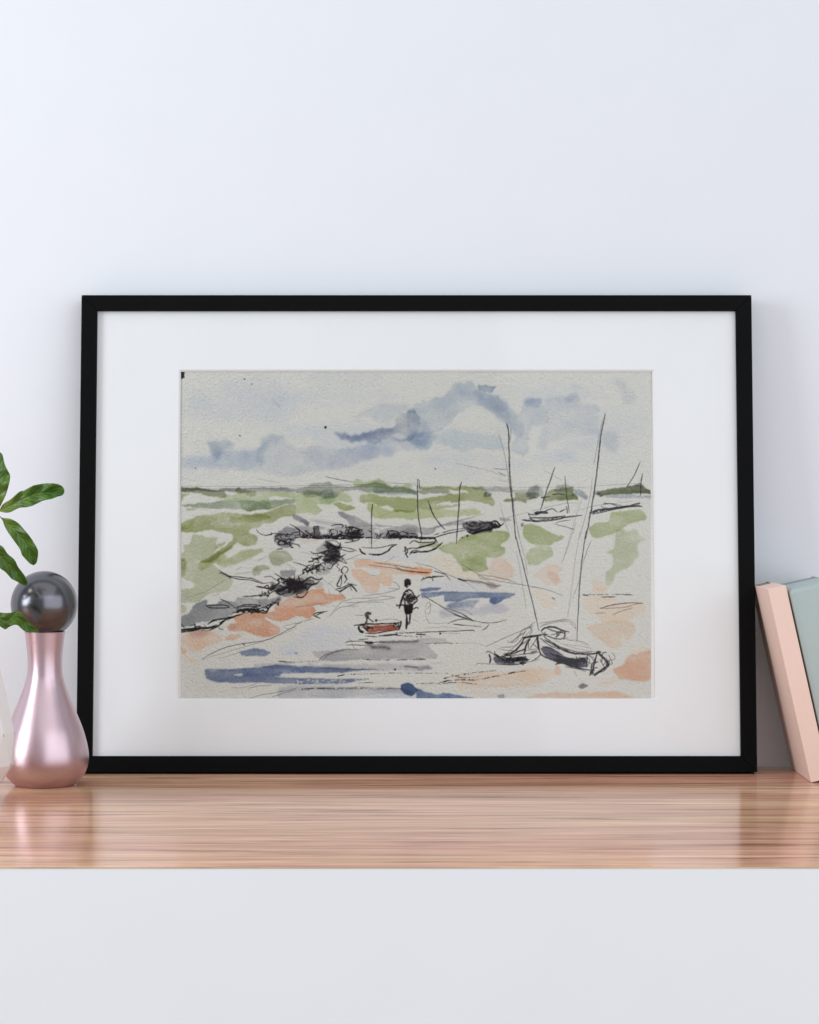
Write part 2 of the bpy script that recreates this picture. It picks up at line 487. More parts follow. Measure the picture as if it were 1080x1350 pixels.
def scribble(tile, box, n, w, seed, a=0.88, step=0.5):
    """loose loops and flicks gathered round the middle of the box"""
    r = random.Random(seed)
    x0, y0, x1, y1 = box
    cx, cy, rx, ry = (x0 + x1) / 2, (y0 + y1) / 2, (x1 - x0) / 2, (y1 - y0) / 2
    for k in range(n):
        x, y = cx + r.gauss(0, 0.5) * rx, cy + r.gauss(0, 0.45) * ry
        ang = r.uniform(0, 6.28); turn = r.choice((-1, 1)) * r.uniform(0.1, 0.8); pts = [(x, y)]
        L = 0.5 * min(rx, ry) * r.uniform(0.4, 1.1)
        for _ in range(r.randint(2, 6)):
            ang += turn + r.uniform(-.5, .5)
            if r.random() < 0.35: turn = -turn; ang += r.uniform(-1.2, 1.2)
            x += math.cos(ang) * L * 1.4; y += math.sin(ang) * L * 0.8
            x += (cx - x) * 0.06; y += (cy - y) * 0.10
            pts.append((x, y))
        if r.random() < 0.35: pts.append((x + r.uniform(-1, 1) * rx * .5, y + r.uniform(-.9, .3) * ry * .9))
        ink(tile, w * r.uniform(0.6, 1.75), pts, a=a)
def dot(tile, x, y, r_): ink(tile, r_ * 2, [(x - 1, y), (x, y + 1), (x + 1, y)], taper=False)
#PAINT_BEGIN
# --- sky
wash('A', [(30,150),(200,110),(400,80),(520,110),(560,180),(480,250),(300,260),(150,230)], (196,197,201), 8, 0)
wash('A', [(30,410),(130,400),(260,385),(380,380),(390,325),(480,315),(500,345),(570,375),(650,365),(760,385),(880,350),(960,325),(1080,335),(1080,380),(1000,390),(920,420),(800,440),(740,470),(600,480),(500,500),(400,470),(250,470),(100,460),(30,450)], (184,189,198), 1.5, .15)
wash('A', [(560,380),(760,385),(900,350),(1000,390),(920,420),(800,440),(720,465),(600,450)], (186,188,199), 2, 0)
wash('A', [(140,355),(180,340),(250,335),(255,365),(220,385),(200,425),(175,430),(165,385)], (166,176,194), 1.6, .15)
wash('A', [(385,345),(430,322),(480,322),(450,350),(410,370),(400,430),(380,465),(362,430)], (174,184,194), 2.2, .1)
wash('A', [(200,380),(300,385),(380,400),(360,450),(260,450),(200,420)], (192,195,200), 4, 0)
wash('A', [(695,300),(780,315),(860,310),(930,290),(980,265),(1000,230),(1060,195),(1095,240),(1075,320),(1040,345),(950,330),(900,350),(800,350),(740,330)], (166,172,188), .9, .3)
wash('A', [(700,300),(800,318),(900,305),(985,268),(990,300),(900,335),(790,340),(735,325)], (172,176,194), 1.5, .2)
wash('A', [(800,240),(840,200),(900,180),(980,175),(1060,180),(1010,210),(985,250),(930,275),(880,260),(860,225)], (186,190,197), 1.6, .25)
lift('A', [(955,325),(1000,305),(1035,320),(1020,335)], .75, .6)
lift('A', [(650,350),(680,315),(708,318),(750,375),(680,372)], .8, .6)
lift('A', [(485,330),(540,325),(580,355),(560,375),(510,360)], .8, .8)
lift('A', [(255,340),(330,335),(385,350),(375,378),(280,382)], .7, 1.2)
wash('B', [(-45,190),(100,150),(150,110),(170,80),(240,80),(260,110),(320,130),(370,150),(400,185),(430,210),(470,215),(470,160),(550,150),(560,190),(590,240),(560,280),(510,280),(500,360),(480,420),(420,390),(430,330),(400,270),(360,260),(330,215),(280,190),(220,195),(160,230),(150,260),(100,290),(80,340),(40,390),(-40,355)], (180,188,197), .6, .3)
wash('B', [(250,110),(330,135),(380,165),(400,200),(440,230),(480,290),(470,330),(430,300),(400,260),(340,215),(280,180),(240,150)], (170,178,196), 2.2, .1)
wash('B', [(-15,270),(40,250),(70,300),(50,350),(20,380),(-8,340)], (176,180,194), 2.5, .1)
wash('B', [(170,85),(250,82),(260,130),(220,150),(170,130)], (188,192,200), 2, .1)
wash('B', [(262,92),(300,82),(345,100),(320,120),(280,120)], (140,159,190), .35, .4)
wash('B', [(470,155),(520,148),(550,152),(545,185),(510,195),(475,180)], (172,182,200), 1.2, .2)
wash('B', [(655,150),(690,125),(720,140),(720,165),(680,172)], (172,180,196), 1.6, .1)
wash('B', [(680,95),(720,90),(740,110),(700,115)], (190,193,200), 2, 0)
wash('B', [(550,180),(640,130),(700,170),(800,190),(810,220),(800,300),(820,330),(760,320),(690,310),(650,330),(600,340),(560,380),(520,370),(560,290),(590,240)], (189,192,198), 1.4, .2)
wash('B', [(820,300),(900,310),(880,340),(900,370),(860,400),(830,370)], (178,185,194), 2.2, .1)
wash('B', [(870,75),(920,80),(950,120),(980,160),(930,190),(910,140)], (184,188,194), 2.4, .1)
wash('B', [(-30,310),(100,290),(200,300),(350,320),(420,370),(400,390),(260,370),(200,390),(120,370),(80,340),(40,390),(-20,360)], (190,195,198), .9, .3)
wash('B', [(520,400),(640,380),(720,420),(560,460),(500,430)], (193,196,200), 4, 0)
for q in range(46):     # pale broken veil over the whole sky
    qx, qy = 30 + rng.random() * 2000, 60 + 420 * rng.random() ** 0.8
    qr = 30 + 90 * rng.random()
    pp = [(qx + qr * (1.5 + .6 * rng.random()) * math.cos(t_), qy + qr * (.35 + .3 * rng.random()) * math.sin(t_)) for t_ in np.linspace(0, 5.6, 7)]
    wash('A', pp, (196, 198, 201), 1.5 + 3 * rng.random(), .1, a=.55)
# --- far land, left
wash('E1', [(55,150),(140,155),(220,165),(380,175),(520,165),(620,160),(700,150),(800,155),(900,155),(1080,160),(1080,185),(900,190),(760,190),(640,195),(470,195),(400,190),(200,180),(55,190)], (152,154,152), .3, .3)
wash('E1', [(55,165),(150,150),(250,160),(350,180),(450,190),(470,240),(380,235),(270,225),(200,200),(55,190)], (160,165,140))
wash('E1', [(545,160),(640,165),(740,185),(720,220),(660,225),(640,200),(550,210)], (160,166,132))
wash('E1', [(380,240),(480,225),(560,210),(760,190),(1080,190),(1080,250),(960,240),(890,225),(840,240),(860,270),(590,265),(480,265)], (178,187,150))
wash('E1', [(55,310),(200,295),(340,285),(440,260),(580,265),(860,270),(860,255),(960,265),(1080,245),(1080,290),(960,305),(860,345),(740,345),(660,365),(600,345),(360,335),(200,330),(110,320)], (158,168,146))
wash('E1', [(585,265),(700,275),(860,280),(860,340),(740,345),(660,365),(600,345)], (176,186,160))
wash('E1', [(55,205),(110,200),(150,205),(90,235),(70,290),(55,290)], (172,177,143))
wash('E1', [(110,335),(220,335),(200,355),(140,365),(105,355)], (180,187,157))
wash('E1', [(55,480),(130,440),(190,415),(300,395),(440,370),(540,375),(650,395),(760,385),(850,360),(960,310),(1080,300),(1080,400),(980,410),(930,440),(860,470),(780,475),(770,500),(680,515),(660,540),(690,570),(740,600),(720,660),(640,670),(590,650),(570,635),(500,690),(450,730),(380,780),(330,815),(210,815),(300,770),(400,710),(480,650),(530,600),(520,560),(440,550),(360,535),(260,530),(190,545),(55,550)], (168,173,131))
wash('E1', [(490,415),(600,405),(760,395),(830,400),(860,420),(780,450),(700,465),(490,460)], (180,185,150))
wash('E1', [(55,470),(130,440),(180,450),(140,500),(55,540)], (183,188,154), 1.2)
wash('E1', [(155,565),(240,565),(300,590),(385,590),(370,650),(380,690),(370,720),(300,770),(200,812),(55,812),(55,760),(100,715),(75,660),(150,650)], (182,186,159))
wash('E1', [(360,690),(390,655),(455,630),(440,660),(400,685)], (178,183,149))
wash('G1', [(55,110),(110,140),(200,140),(210,200),(350,165),(400,200),(480,260),(520,310),(500,380),(420,410),(330,415),(270,450),(230,490),(150,500),(55,505),(55,375),(150,370),(200,340),(130,310),(55,260)], (184,188,163))
wash('G1', [(210,150),(330,90),(440,30),(510,0),(540,0),(450,60),(480,90),(400,130),(330,170),(240,210),(200,190)], (170,176,133), .6)
wash('G1', [(55,115),(100,110),(115,150),(100,200),(95,270),(55,260)], (168,175,135), .8)
wash('G1', [(400,130),(480,100),(560,60),(640,30),(790,20),(800,45),(740,80),(640,120),(540,170),(450,190),(380,160)], (178,184,150), .5)
wash('G1', [(55,510),(110,530),(120,560),(90,590),(55,600)], (180,183,158), .5)
wash('G1', [(55,400),(130,400),(150,450),(100,480),(55,480)], (188,190,182), 2, 0)
wash('G1', [(840,80),(880,35),(950,25),(1010,50),(1050,90),(1060,130),(1000,140),(930,170),(880,165),(850,130)], (174,178,153), .3, .4)
wash('G1', [(880,70),(960,70),(980,110),(910,120)], (190,190,180), 2, 0)
wash('G1', [(690,200),(720,175),(790,160),(850,180),(840,200),(780,215),(760,250),(710,260),(690,235)], (176,180,155), .3, .3)
wash('G1', [(700,200),(750,185),(760,215),(710,225)], (168,170,160), 1.2, 0)
# --- far land, middle
wash('E2', [(0,165),(100,150),(130,120),(200,105),(300,105),(370,140),(500,140),(620,120),(700,100),(780,120),(860,160),(880,130),(960,150),(1080,185),(1080,215),(960,200),(860,190),(740,205),(680,200),(540,170),(400,190),(360,240),(250,250),(200,220),(60,210),(0,195)], (160,166,152))
wash('E2', [(230,180),(330,160),(350,240),(260,255)], (160,170,160), .8)
wash('E2', [(60,190),(150,180),(240,180),(240,230),(130,240),(60,215)], (172,178,156), .6)
wash('E2', [(505,130),(540,60),(610,100),(690,85),(740,75),(830,140),(880,150),(960,130),(1030,140),(1040,155),(900,165),(700,150),(560,145)], (180,188,152))
wash('E2', [(680,150),(760,130),(850,160),(960,160),(1080,185),(1060,210),(900,220),(740,205),(690,190)], (172,182,168), .7)
wash('E2', [(0,200),(60,210),(200,235),(340,240),(400,190),(470,205),(510,280),(480,290),(380,265),(320,300),(180,300),(240,360),(170,390),(60,385),(0,400)], (181,189,154))
wash('E2', [(200,240),(340,245),(330,300),(230,290)], (178,192,168), 1.3, 0)
wash('E2', [(325,300),(380,280),(460,310),(540,335),(480,355),(400,345)], (166,173,126))
wash('E2', [(585,215),(660,205),(730,225),(820,240),(900,235),(960,250),(1080,250),(1080,370),(880,365),(880,340),(810,315),(740,320),(720,300),(640,290),(565,280)], (168,176,130))
wash('E2', [(640,290),(680,300),(740,320),(800,340),(880,350),(1080,360),(1080,440),(900,430),(780,430),(700,420),(640,350)], (180,188,146))
lift('E2', [(740,318),(820,312),(885,330),(870,352),(800,340)], .85)
wash('E2', [(-30,390),(60,430),(130,470),(120,498),(60,470),(-30,430)], (138,139,141))
wash('E2', [(375,370),(420,365),(480,405),(560,420),(620,455),(660,480),(700,500),(640,500),(480,490),(470,450),(410,420),(380,400)], (160,160,161))
wash('E2', [(90,435),(200,430),(300,455),(420,480),(470,490),(400,500),(260,480)], (186,187,188), .6)
wash('E2', [(690,460),(760,480),(820,500),(720,500)], (170,170,175))
wash('E2', [(0,500),(150,500),(220,490),(300,520),(360,500),(480,490),(640,500),(760,520),(880,500),(980,485),(1080,490),(1080,590),(900,600),(700,595),(560,600),(380,600),(180,600),(0,590)], (166,164,164), .5)
lift('E2', [(215,520),(290,510),(290,560),(230,570)], .8); lift('E2', [(690,530),(740,520),(740,555),(690,550)], .9)
wash('E2', [(780,540),(900,520),(1080,520),(1080,590),(800,600)], (165,163,163), 1)
wash('E2', [(160,500),(210,500),(225,600),(160,600)], (100,95,97))
wash('E2', [(170,720),(190,680),(260,640),(300,640),(300,720),(260,740)], (168,168,165))
wash('E2', [(260,630),(310,640),(350,680),(390,720),(400,775),(345,825),(290,825),(245,790),(250,750),(300,720),(290,670)], (112,108,111), .5)
wash('E2', [(0,620),(100,610),(220,620),(180,650),(60,650)], (205,196,187))
# --- rocks, left middle
wash('E1', [(890,600),(930,540),(1000,505),(1080,520),(1080,620),(1020,690),(960,680),(900,640)], (146,146,151), .4)
wash('G2', [(180,170),(250,160),(340,150),(420,120),(400,100),(320,170),(290,240),(220,260),(180,230)], (174,174,170), .5)
wash('G2', [(0,250),(100,250),(200,290),(260,330),(240,360),(180,370),(120,330),(0,300)], (187,184,174), .5)
wash('G2', [(-30,290),(60,290),(130,300),(160,330),(110,380),(60,420),(-30,430)], (120,117,118), 1)
wash('G1', [(55,630),(120,600),(160,540),(200,500),(290,485),(290,520),(390,515),(400,480),(550,480),(560,450),(640,440),(700,455),(760,470),(770,520),(740,560),(650,570),(530,580),(510,620),(450,640),(360,660),(300,670),(190,680),(160,710),(55,720)], (152,155,155), .3, .4)
wash('G1', [(860,320),(920,345),(1000,355),(1080,350),(1080,430),(1000,445),(920,430),(900,390),(860,370)], (116,114,114), .9)
wash('G1', [(750,460),(830,460),(840,480),(930,440),(960,460),(940,500),(870,520),(800,545),(760,520)], (126,125,125), .6)
wash('G1', [(940,220),(1080,210),(1080,250),(1020,280),(960,270)], (163,163,162))
# --- far land, right
wash('E3', [(0,180),(60,165),(200,160),(300,180),(290,205),(150,205),(60,210),(0,190)], (164,170,154))
wash('E3', [(20,150),(100,148),(240,148),(420,148),(560,150),(620,185),(600,230),(640,215),(660,240),(690,290),(680,320),(600,295),(560,275),(470,265),(380,275),(340,280),(250,275),(170,295),(165,305),(250,310),(380,300),(390,305),(300,325),(180,350),(0,350),(0,260),(100,250),(200,230),(300,205),(350,200),(380,205),(470,205),(420,180),(350,180),(300,172),(200,162),(20,168)], (165,172,127))
wash('E3', [(0,350),(120,345),(250,350),(380,355),(450,345),(500,330),(560,360),(560,385),(420,400),(240,420),(100,430),(0,440)], (183,190,151))
wash('E3', [(480,150),(820,150),(860,170),(980,160),(960,190),(830,190),(760,190),(600,185),(500,170)], (164,166,164))
wash('E3', [(595,195),(620,185),(660,205),(655,235),(590,238)], (135,146,146))
wash('E3', [(755,280),(800,250),(860,240),(870,195),(960,190),(1080,200),(1080,250),(980,260),(975,285),(900,270),(840,270)], (150,157,120))
wash('E3', [(960,190),(1020,140),(1060,125),(1080,125),(1080,235),(1000,250)], (158,164,160))
wash('E3', [(0,510),(100,510),(200,490),(300,460),(400,430),(540,395),(400,450),(520,445),(640,450),(720,470),(600,480),(400,480),(200,500),(150,550),(90,580),(0,560)], (163,161,162))
wash('E3', [(400,465),(460,450),(560,460),(660,460),(720,490),(680,510),(660,545),(560,560),(480,565),(440,530),(410,500)], (108,106,110), .3, .4)
wash('E3', [(720,415),(800,420),(840,455),(780,450),(730,440)], (168,168,168))
wash('E3', [(920,475),(950,460),(950,490),(930,495)], (146,146,148))
wash('E3', [(190,700),(240,655),(300,640),(345,640),(380,600),(440,570),(540,560),(700,530),(800,550),(830,590),(800,620),(730,660),(780,690),(770,750),(700,780),(640,760),(605,780),(620,860),(630,885),(560,910),(480,895),(410,890),(380,825),(340,775),(300,745),(240,730)], (168,178,131), .25, .45)
wash('E3', [(420,780),(540,760),(600,800),(560,860),(470,850)], (186,192,166), 1.8, 0)
wash('E3', [(20,650),(130,640),(220,650),(190,700),(120,690),(20,675)], (174,182,146))
wash('E4', [(-62,490),(0,480),(60,495),(120,540),(180,560),(300,595),(230,630),(170,660),(50,660),(0,650),(-55,600),(-75,560)], (170,180,137), .25, .4)
wash('E4', [(-40,730),(0,695),(60,665),(165,665),(190,720),(190,770),(100,810),(60,835),(-40,840),(-55,790)], (180,188,155), .3, .3)
wash('E4', [(-20,150),(30,125),(90,150),(110,180),(100,230),(0,230),(-40,230)], (160,165,161))
wash('E4', [(100,230),(130,200),(200,165),(260,160),(380,150),(380,190),(415,230),(415,255),(280,265),(220,255),(180,268),(100,265)], (134,143,95))
wash('E4', [(200,170),(300,155),(380,150),(380,200),(320,200),(220,200)], (165,172,145), .7)
wash('E4', [(225,135),(300,120),(350,145),(270,160),(225,160)], (165,168,165))
wash('E4', [(375,165),(430,170),(480,200),(510,240),(490,255),(440,235),(400,210)], (155,163,168))
wash('E4', [(590,190),(640,170),(760,150),(850,145),(940,130),(1000,140),(1050,170),(1070,205),(980,195),(860,205),(700,215),(620,225),(580,215)], (112,120,86), .3, .4)
wash('E4', [(545,190),(600,170),(620,200),(590,220),(550,225)], (156,158,157))
wash('E4', [(640,235),(760,215),(900,205),(980,225),(1070,215),(1070,245),(940,245),(860,250),(760,245)], (164,172,180))
wash('E4', [(900,135),(970,110),(1010,140)], (130,133,120))
wash('E4', [(505,500),(560,470),(690,460),(700,370),(780,360),(860,365),(960,340),(1010,380),(1025,430),(960,460),(920,460),(810,520),(740,560),(600,600),(550,590),(520,550),(510,520)], (174,182,143), .25, .4)
wash('E4', [(750,530),(810,520),(860,550),(920,525),(950,580),(1020,610),(960,640),(940,700),(960,760),(900,830),(860,870),(800,880),(740,930),(740,980),(680,1030),(660,980),(670,900),(720,860),(740,800),(720,750),(660,740),(740,680),(750,600)], (183,189,163), .5, .3)
# --- terracotta sand
wash('G1', [(465,720),(500,690),(560,680),(520,620),(600,590),(680,570),(760,575),(820,590),(900,570),(890,530),(940,515),(990,470),(1040,450),(1080,440),(1160,400),(1230,385),(1300,370),(1330,375),(1320,420),(1380,425),(1460,425),(1520,440),(1530,470),(1480,485),(1410,490),(1360,515),(1260,520),(1220,530),(1260,570),(1240,610),(1200,640),(1140,625),(1080,622),(1020,655),(930,670),(870,650),(810,620),(800,630),(840,670),(920,710),(945,745),(920,780),(860,800),(790,800),(700,780),(650,750),(560,755),(490,755)], (207,146,119), .25, .5, mott=.5)
wash('G1', [(520,700),(560,680),(540,620),(640,590),(760,600),(800,650),(860,720),(820,790),(700,770),(600,740)], (200,180,168), 2, 0)
wash('G1', [(465,720),(510,695),(570,690),(560,745),(500,750)], (190,180,172), 1.2, 0)
wash('H1', [(440,215),(490,180),(590,170),(595,195),(540,225),(480,225)], (206,163,139))
wash('H1', [(55,190),(120,160),(220,130),(330,140),(400,180),(430,220),(390,260),(330,255),(270,290),(230,325),(150,320),(110,285),(55,280)], (208,179,162), .6, .3)
wash('H1', [(130,230),(260,190),(300,230),(220,300),(140,290)], (205,190,178), 1.6, 0)
wash('H1', [(55,285),(100,290),(120,320),(95,355),(55,335)], (205,158,136))
wash('H1', [(55,340),(130,365),(200,400),(225,440),(180,440),(100,400),(70,370)], (209,188,172), .5)
wash('H1', [(120,160),(220,130),(300,140),(330,165),(220,200),(150,200)], (190,172,170), 1.6, 0)
wash('G2', [(520,125),(600,120),(700,135),(800,140),(900,165),(1080,190),(1140,190),(1220,205),(1210,235),(1180,258),(1080,260),(960,245),(860,240),(860,300),(840,340),(800,350),(750,320),(745,380),(720,410),(680,425),(640,410),(600,360),(540,300),(500,240),(495,195),(560,200),(620,215),(660,260),(720,260),(760,230),(750,200),(690,190),(620,185),(530,190)], (213,170,147), .25, .5, mott=.5)
wash('G2', [(1000,200),(1080,192),(1140,192),(1218,206),(1180,256),(1080,256),(1000,246)], (205,180,168), 1, .2)
wash('G3', [(80,130),(180,90),(260,65),(320,90),(350,140),(400,200),(480,225),(560,235),(640,190),(680,100),(730,95),(790,120),(830,160),(865,200),(860,260),(820,290),(740,320),(640,310),(500,295),(380,285),(280,260),(200,190)], (207,194,183), .3, .4)
wash('G3', [(640,190),(680,100),(730,95),(790,120),(830,160),(865,200),(860,260),(820,290),(700,300),(620,240)], (205,194,187), .6, .5)
wash('G4', [(0,275),(60,230),(110,180),(180,160),(270,190),(290,215),(230,240),(260,290),(275,325),(215,345),(110,340),(90,290),(30,275)], (206,184,173), .25, .7)
wash('G4', [(140,240),(180,220),(230,250),(240,290),(210,340),(180,310),(150,270)], (201,178,168), .25, .4)
wash('G4', [(15,385),(60,385),(130,420),(200,460),(235,510),(200,545),(140,550),(80,530),(40,470)], (208,191,179), .25, .6)
wash('G4', [(530,310),(570,290),(630,300),(690,370),(690,400),(640,415),(540,410),(560,370)], (207,184,168), .4, .3)
wash('G4', [(440,490),(490,450),(560,430),(740,440),(760,480),(850,500),(960,475),(1010,510),(1020,560),(990,600),(930,605),(880,650),(800,670),(720,680),(640,680),(590,640),(570,590),(470,570),(440,540)], (208,188,174), .4, .35)
wash('G4', [(485,710),(540,690),(640,685),(720,660),(860,660),(930,700),(920,760),(880,810),(850,850),(810,800),(800,850),(820,860),(770,900),(720,905),(640,850),(560,800),(500,750)], (203,181,166), .25, .7)
wash('H4', [(720,480),(830,440),(840,390),(900,350),(1000,330),(1075,310),(1075,575),(900,585),(790,570),(740,520)], (206,160,138), .5, .4, mott=.6)
wash('H4', [(870,320),(960,290),(1075,275),(1075,310),(900,345)], (210,193,182), .8)
wash('H4', [(205,470),(230,440),(260,470),(275,520),(240,535),(205,500)], (206,174,157), .25, .5)
wash('H4', [(600,570),(750,560),(760,600),(700,640),(620,640)], (208,198,188), 1.4, 0)
wash('H4', [(-60,740),(0,720),(180,680),(400,690),(560,685),(760,675),(860,700),(960,755),(-60,755)], (206,172,153), .5, .3)
wash('H3', [(290,520),(450,520),(640,520),(820,510),(960,480),(1080,470),(1180,490),(1290,500),(1200,560),(1080,620),(900,640),(700,640),(560,640),(440,640),(400,690),(350,650),(330,580)], (208,185,169), .7, .2, mott=.5)
wash('H3', [(440,660),(600,680),(760,720),(560,740),(440,710)], (208,197,187), 1.4, 0)
# --- water and wet sand
wash('G3', [(20,340),(120,300),(350,290),(500,330),(700,380),(600,400),(30,400)], (198,201,206), 1.2, .1)
wash('G2', [(560,80),(900,60),(1080,40),(1080,130),(900,120),(700,110)], (198,201,205), 1.5, 0)
wash('H2', [(-160,300),(-60,250),(30,170),(120,120),(240,80),(340,120),(550,130),(620,180),(440,220),(420,290),(140,315),(30,360),(-80,350)], (197,200,206), .9, .2)
wash('G3', [(190,560),(300,540),(500,550),(640,510),(760,510),(820,560),(780,600),(640,600),(580,610),(420,600),(230,640),(190,620)], (188,189,193), .8, .2)
wash('G3', [(5,385),(60,368),(150,362),(230,368),(190,388),(60,395)], (128,144,171), .25, .3)
wash('G3', [(30,410),(140,405),(300,402),(560,402),(750,408),(880,420),(840,445),(770,465),(740,490),(680,520),(640,500),(650,455),(560,450),(440,465),(360,490),(240,490),(240,435),(180,440),(120,455),(60,460),(35,450)], (120,138,170), .25, .3, warp=.5)
wash('G3', [(640,470),(700,440),(780,440),(770,465),(740,490),(680,520),(640,500)], (160,175,192), .4, .2)
wash('G3', [(250,520),(330,495),(440,480),(560,475),(510,500),(500,540),(420,545),(300,550)], (132,145,172), .7, .2)
wash('H1', [(580,330),(620,310),(700,297),(800,305),(860,330),(820,355),(760,368),(650,360),(600,345)], (108,129,165), .25, .3)
wash('H1', [(940,350),(1010,330),(1080,315),(1110,345),(1060,335),(1020,345)], (187,196,206), .4)
wash('H2', [(-5,330),(25,348),(10,350),(-8,340)], (120,140,170))
wash('H1', [(700,430),(900,425),(1080,430),(1080,440),(820,460),(710,465)], (186,186,185))
wash('H1', [(270,490),(290,482),(400,487),(560,480),(720,470),(900,440),(1080,455),(1300,462),(1500,470),(1640,480),(1820,482),(1640,495),(1500,510),(1300,515),(1080,515),(940,515),(950,540),(880,550),(1080,560),(1300,565),(1480,570),(1780,570),(1640,580),(1540,605),(1450,615),(1080,612),(900,605),(700,600),(480,605),(360,590),(290,570),(275,520)], (124,141,170), .25, .3, warp=.5, mott=.5)
wash('H1', [(560,490),(900,450),(1080,462),(1300,468),(1280,505),(1000,510),(900,545),(600,560)], (182,190,200), .8, 0)
lift('H1', [(510,540),(560,528),(612,530),(610,545)], .9)
lift('H1', [(300,490),(360,488),(400,505),(330,508)], .35, .5)
for q in range(34):
    qx, qy = 1080 + rng.random() * 560, 575 + rng.random() * 45
    lift('H1', [(qx-9,qy-3),(qx+9,qy-4),(qx+11,qy+4),(qx-8,qy+5)], .85, .1)
wash('H2', [(140,315),(300,318),(440,300),(560,300),(620,290),(620,260),(700,260),(840,230),(1080,220),(1180,200),(1240,200),(1340,215),(1340,248),(1200,250),(1190,290),(1270,380),(1130,405),(1080,390),(900,390),(600,395),(560,400),(520,395),(440,410),(240,410),(200,380),(160,350)], (171,171,172), .3, .35)
wash('H2', [(0,440),(400,440),(800,430),(1080,440),(1200,455),(1220,480),(1080,490),(760,500),(560,490),(300,480)], (182,182,183), .8, .15)
wash('H2', [(-160,640),(0,620),(500,640),(960,650),(1080,700),(720,690),(540,720),(400,750),(-160,750)], (182,184,187), .9, .15)
wash('H2', [(600,690),(940,700),(1080,720),(1080,750),(560,750)], (193,197,200), 1, .1)
wash('H3', [(0,460),(100,455),(140,470),(140,485),(0,490)], (165,166,170))
wash('H3', [(100,430),(270,418),(280,430),(140,440)], (192,193,196), .6)
wash('H2', [(940,630),(960,600),(1000,595),(1040,620),(1080,660),(1060,700),(1030,720),(980,700),(945,670)], (98,122,162), .25, .4)
wash('H3', [(0,655),(60,670),(130,690),(190,705),(240,695),(320,705),(400,725),(520,740),(500,760),(-10,760),(-10,660)], (120,140,172), .25, .3, mott=.6)
wash('H3', [(190,705),(240,695),(320,705),(400,725),(420,760),(200,760)], (172,186,198), .3, .3)
wash('G3', [(360,285),(440,295),(560,310),(660,325),(740,345),(690,370),(640,365),(600,335),(480,320),(400,310)], (158,144,140), .6)
# --- boat hulls, coat, odd spots
wash('G2', [(600,715),(700,705),(780,700),(870,690),(920,735),(820,750),(740,755),(660,770),(620,740)], (168,86,62), .2, .3, warp=.4)
wash('G2', [(985,440),(1020,410),(1060,460),(1040,490),(1010,500),(985,490)], (78,62,60), .2, warp=.3)
wash('H3', [(690,360),(760,395),(860,400),(960,375),(985,410),(930,430),(860,435),(760,430),(690,420),(675,395)], (88,85,104), .2, .3, warp=.4)
lift('H3', [(865,405),(915,395),(905,425),(865,425)], .6, .3)
wash('H4', [(80,300),(130,275),(180,290),(240,340),(300,380),(400,390),(480,385),(500,430),(490,465),(400,470),(300,440),(200,405),(120,360)], (94,90,113), .2, .3, warp=.4)
wash('H4', [(420,630),(470,615),(505,630),(460,655),(430,650)], (134,134,135), .3)
wash('H3', [(705,720),(740,708),(770,715),(765,745),(710,745)], (152,155,162), .2)
wash('A', [(28,30),(50,34),(36,60),(30,76),(26,70)], (55,55,56), .1, 0, warp=.6)
# --- darkest blots of the thicket
wash('G2', [(-20,300),(50,310),(110,330),(90,370),(40,405),(-20,410)], (140,136,138), .7, 0)
wash('E2', [(225,575),(300,570),(330,600),(240,606)], (70,66,68), .4, 0)
wash('E2', [(430,560),(560,540),(585,600),(440,604)], (120,116,118), .6, 0)
wash('E2', [(820,560),(900,548),(930,590),(815,598)], (110,106,110), .5, 0)
wash('G1', [(1000,300),(1075,290),(1080,335),(1010,340)], (88,85,87), .6, 0)
# --- masts and rigging
inks('B', 1.5, [(397,265),(405,300),(408,400),(412,520),(425,640),(437,776)], [(835,222),(815,320),(805,420),(790,540),(770,660),(748,776)])
inks('B', 1.0, [(397,266),(403,285),(406,330)])
inks('D', 1.1, [(432,0),(470,150),(510,310),(540,440)], [(750,0),(735,100),(720,260),(708,490)])
inks('B', .6, [(360,310),(385,390),(400,470),(412,560)], [(416,285),(412,350)], [(415,500),(430,640),(455,776)], [(825,240),(800,360),(785,450)], [(778,508),(765,600),(730,740),(718,776)], a=.62)
inks('D', .6, [(445,0),(470,90),(490,190)], [(440,90),(460,190),(484,345)], [(722,0),(700,140),(680,300),(668,380)], [(770,45),(740,130),(715,230),(690,300)], [(690,0),(665,80),(640,140)], a=.5)
inks('B', 1.3, [(612,460),(590,520),(565,590),(548,648)], [(1000,485),(993,540),(991,585)])
inks('B', 1.0, [(655,498),(662,570),(675,660)], [(990,437),(960,500),(933,542)])
inks('E3', 1.3, [(395,105),(380,150),(372,280),(360,450),(348,650)], [(98,270),(130,370),(190,460),(245,525)], [(3,80),(2,200),(2,300),(15,450),(38,575),(30,640)])
ink('E3', .9, [(12,84),(18,110),(18,160)])
ink('E2', 1.15, [(685,300),(675,380),(672,500),(674,690)])
inks('B', .7, [(340,465),(395,470)], [(360,480),(395,498)], a=.7)
inks('B', .45, [(170,440),(300,470),(390,500)], [(0,545),(200,546),(400,546)], [(400,547),(700,548),(760,552)], [(800,540),(1000,530)], [(640,515),(560,470)], [(360,515),(400,525)], a=.5)
inks('A', .45, [(30,541),(300,545),(700,538),(1080,530)], [(30,555),(400,552),(900,545)], [(370,510),(470,527)], [(440,160),(475,200)], [(900,520),(1080,540)], a=.5)
ink('A', .7, [(672,500),(740,515),(800,525)], a=.75)
dot('A', 672, 281, 1.3); dot('A', 292, 319, .7); dot('A', 312, 68, .7); dot('A', 345, 90, .6); dot('A', 96, 463, .6); dot('B', 80, 466, .5)
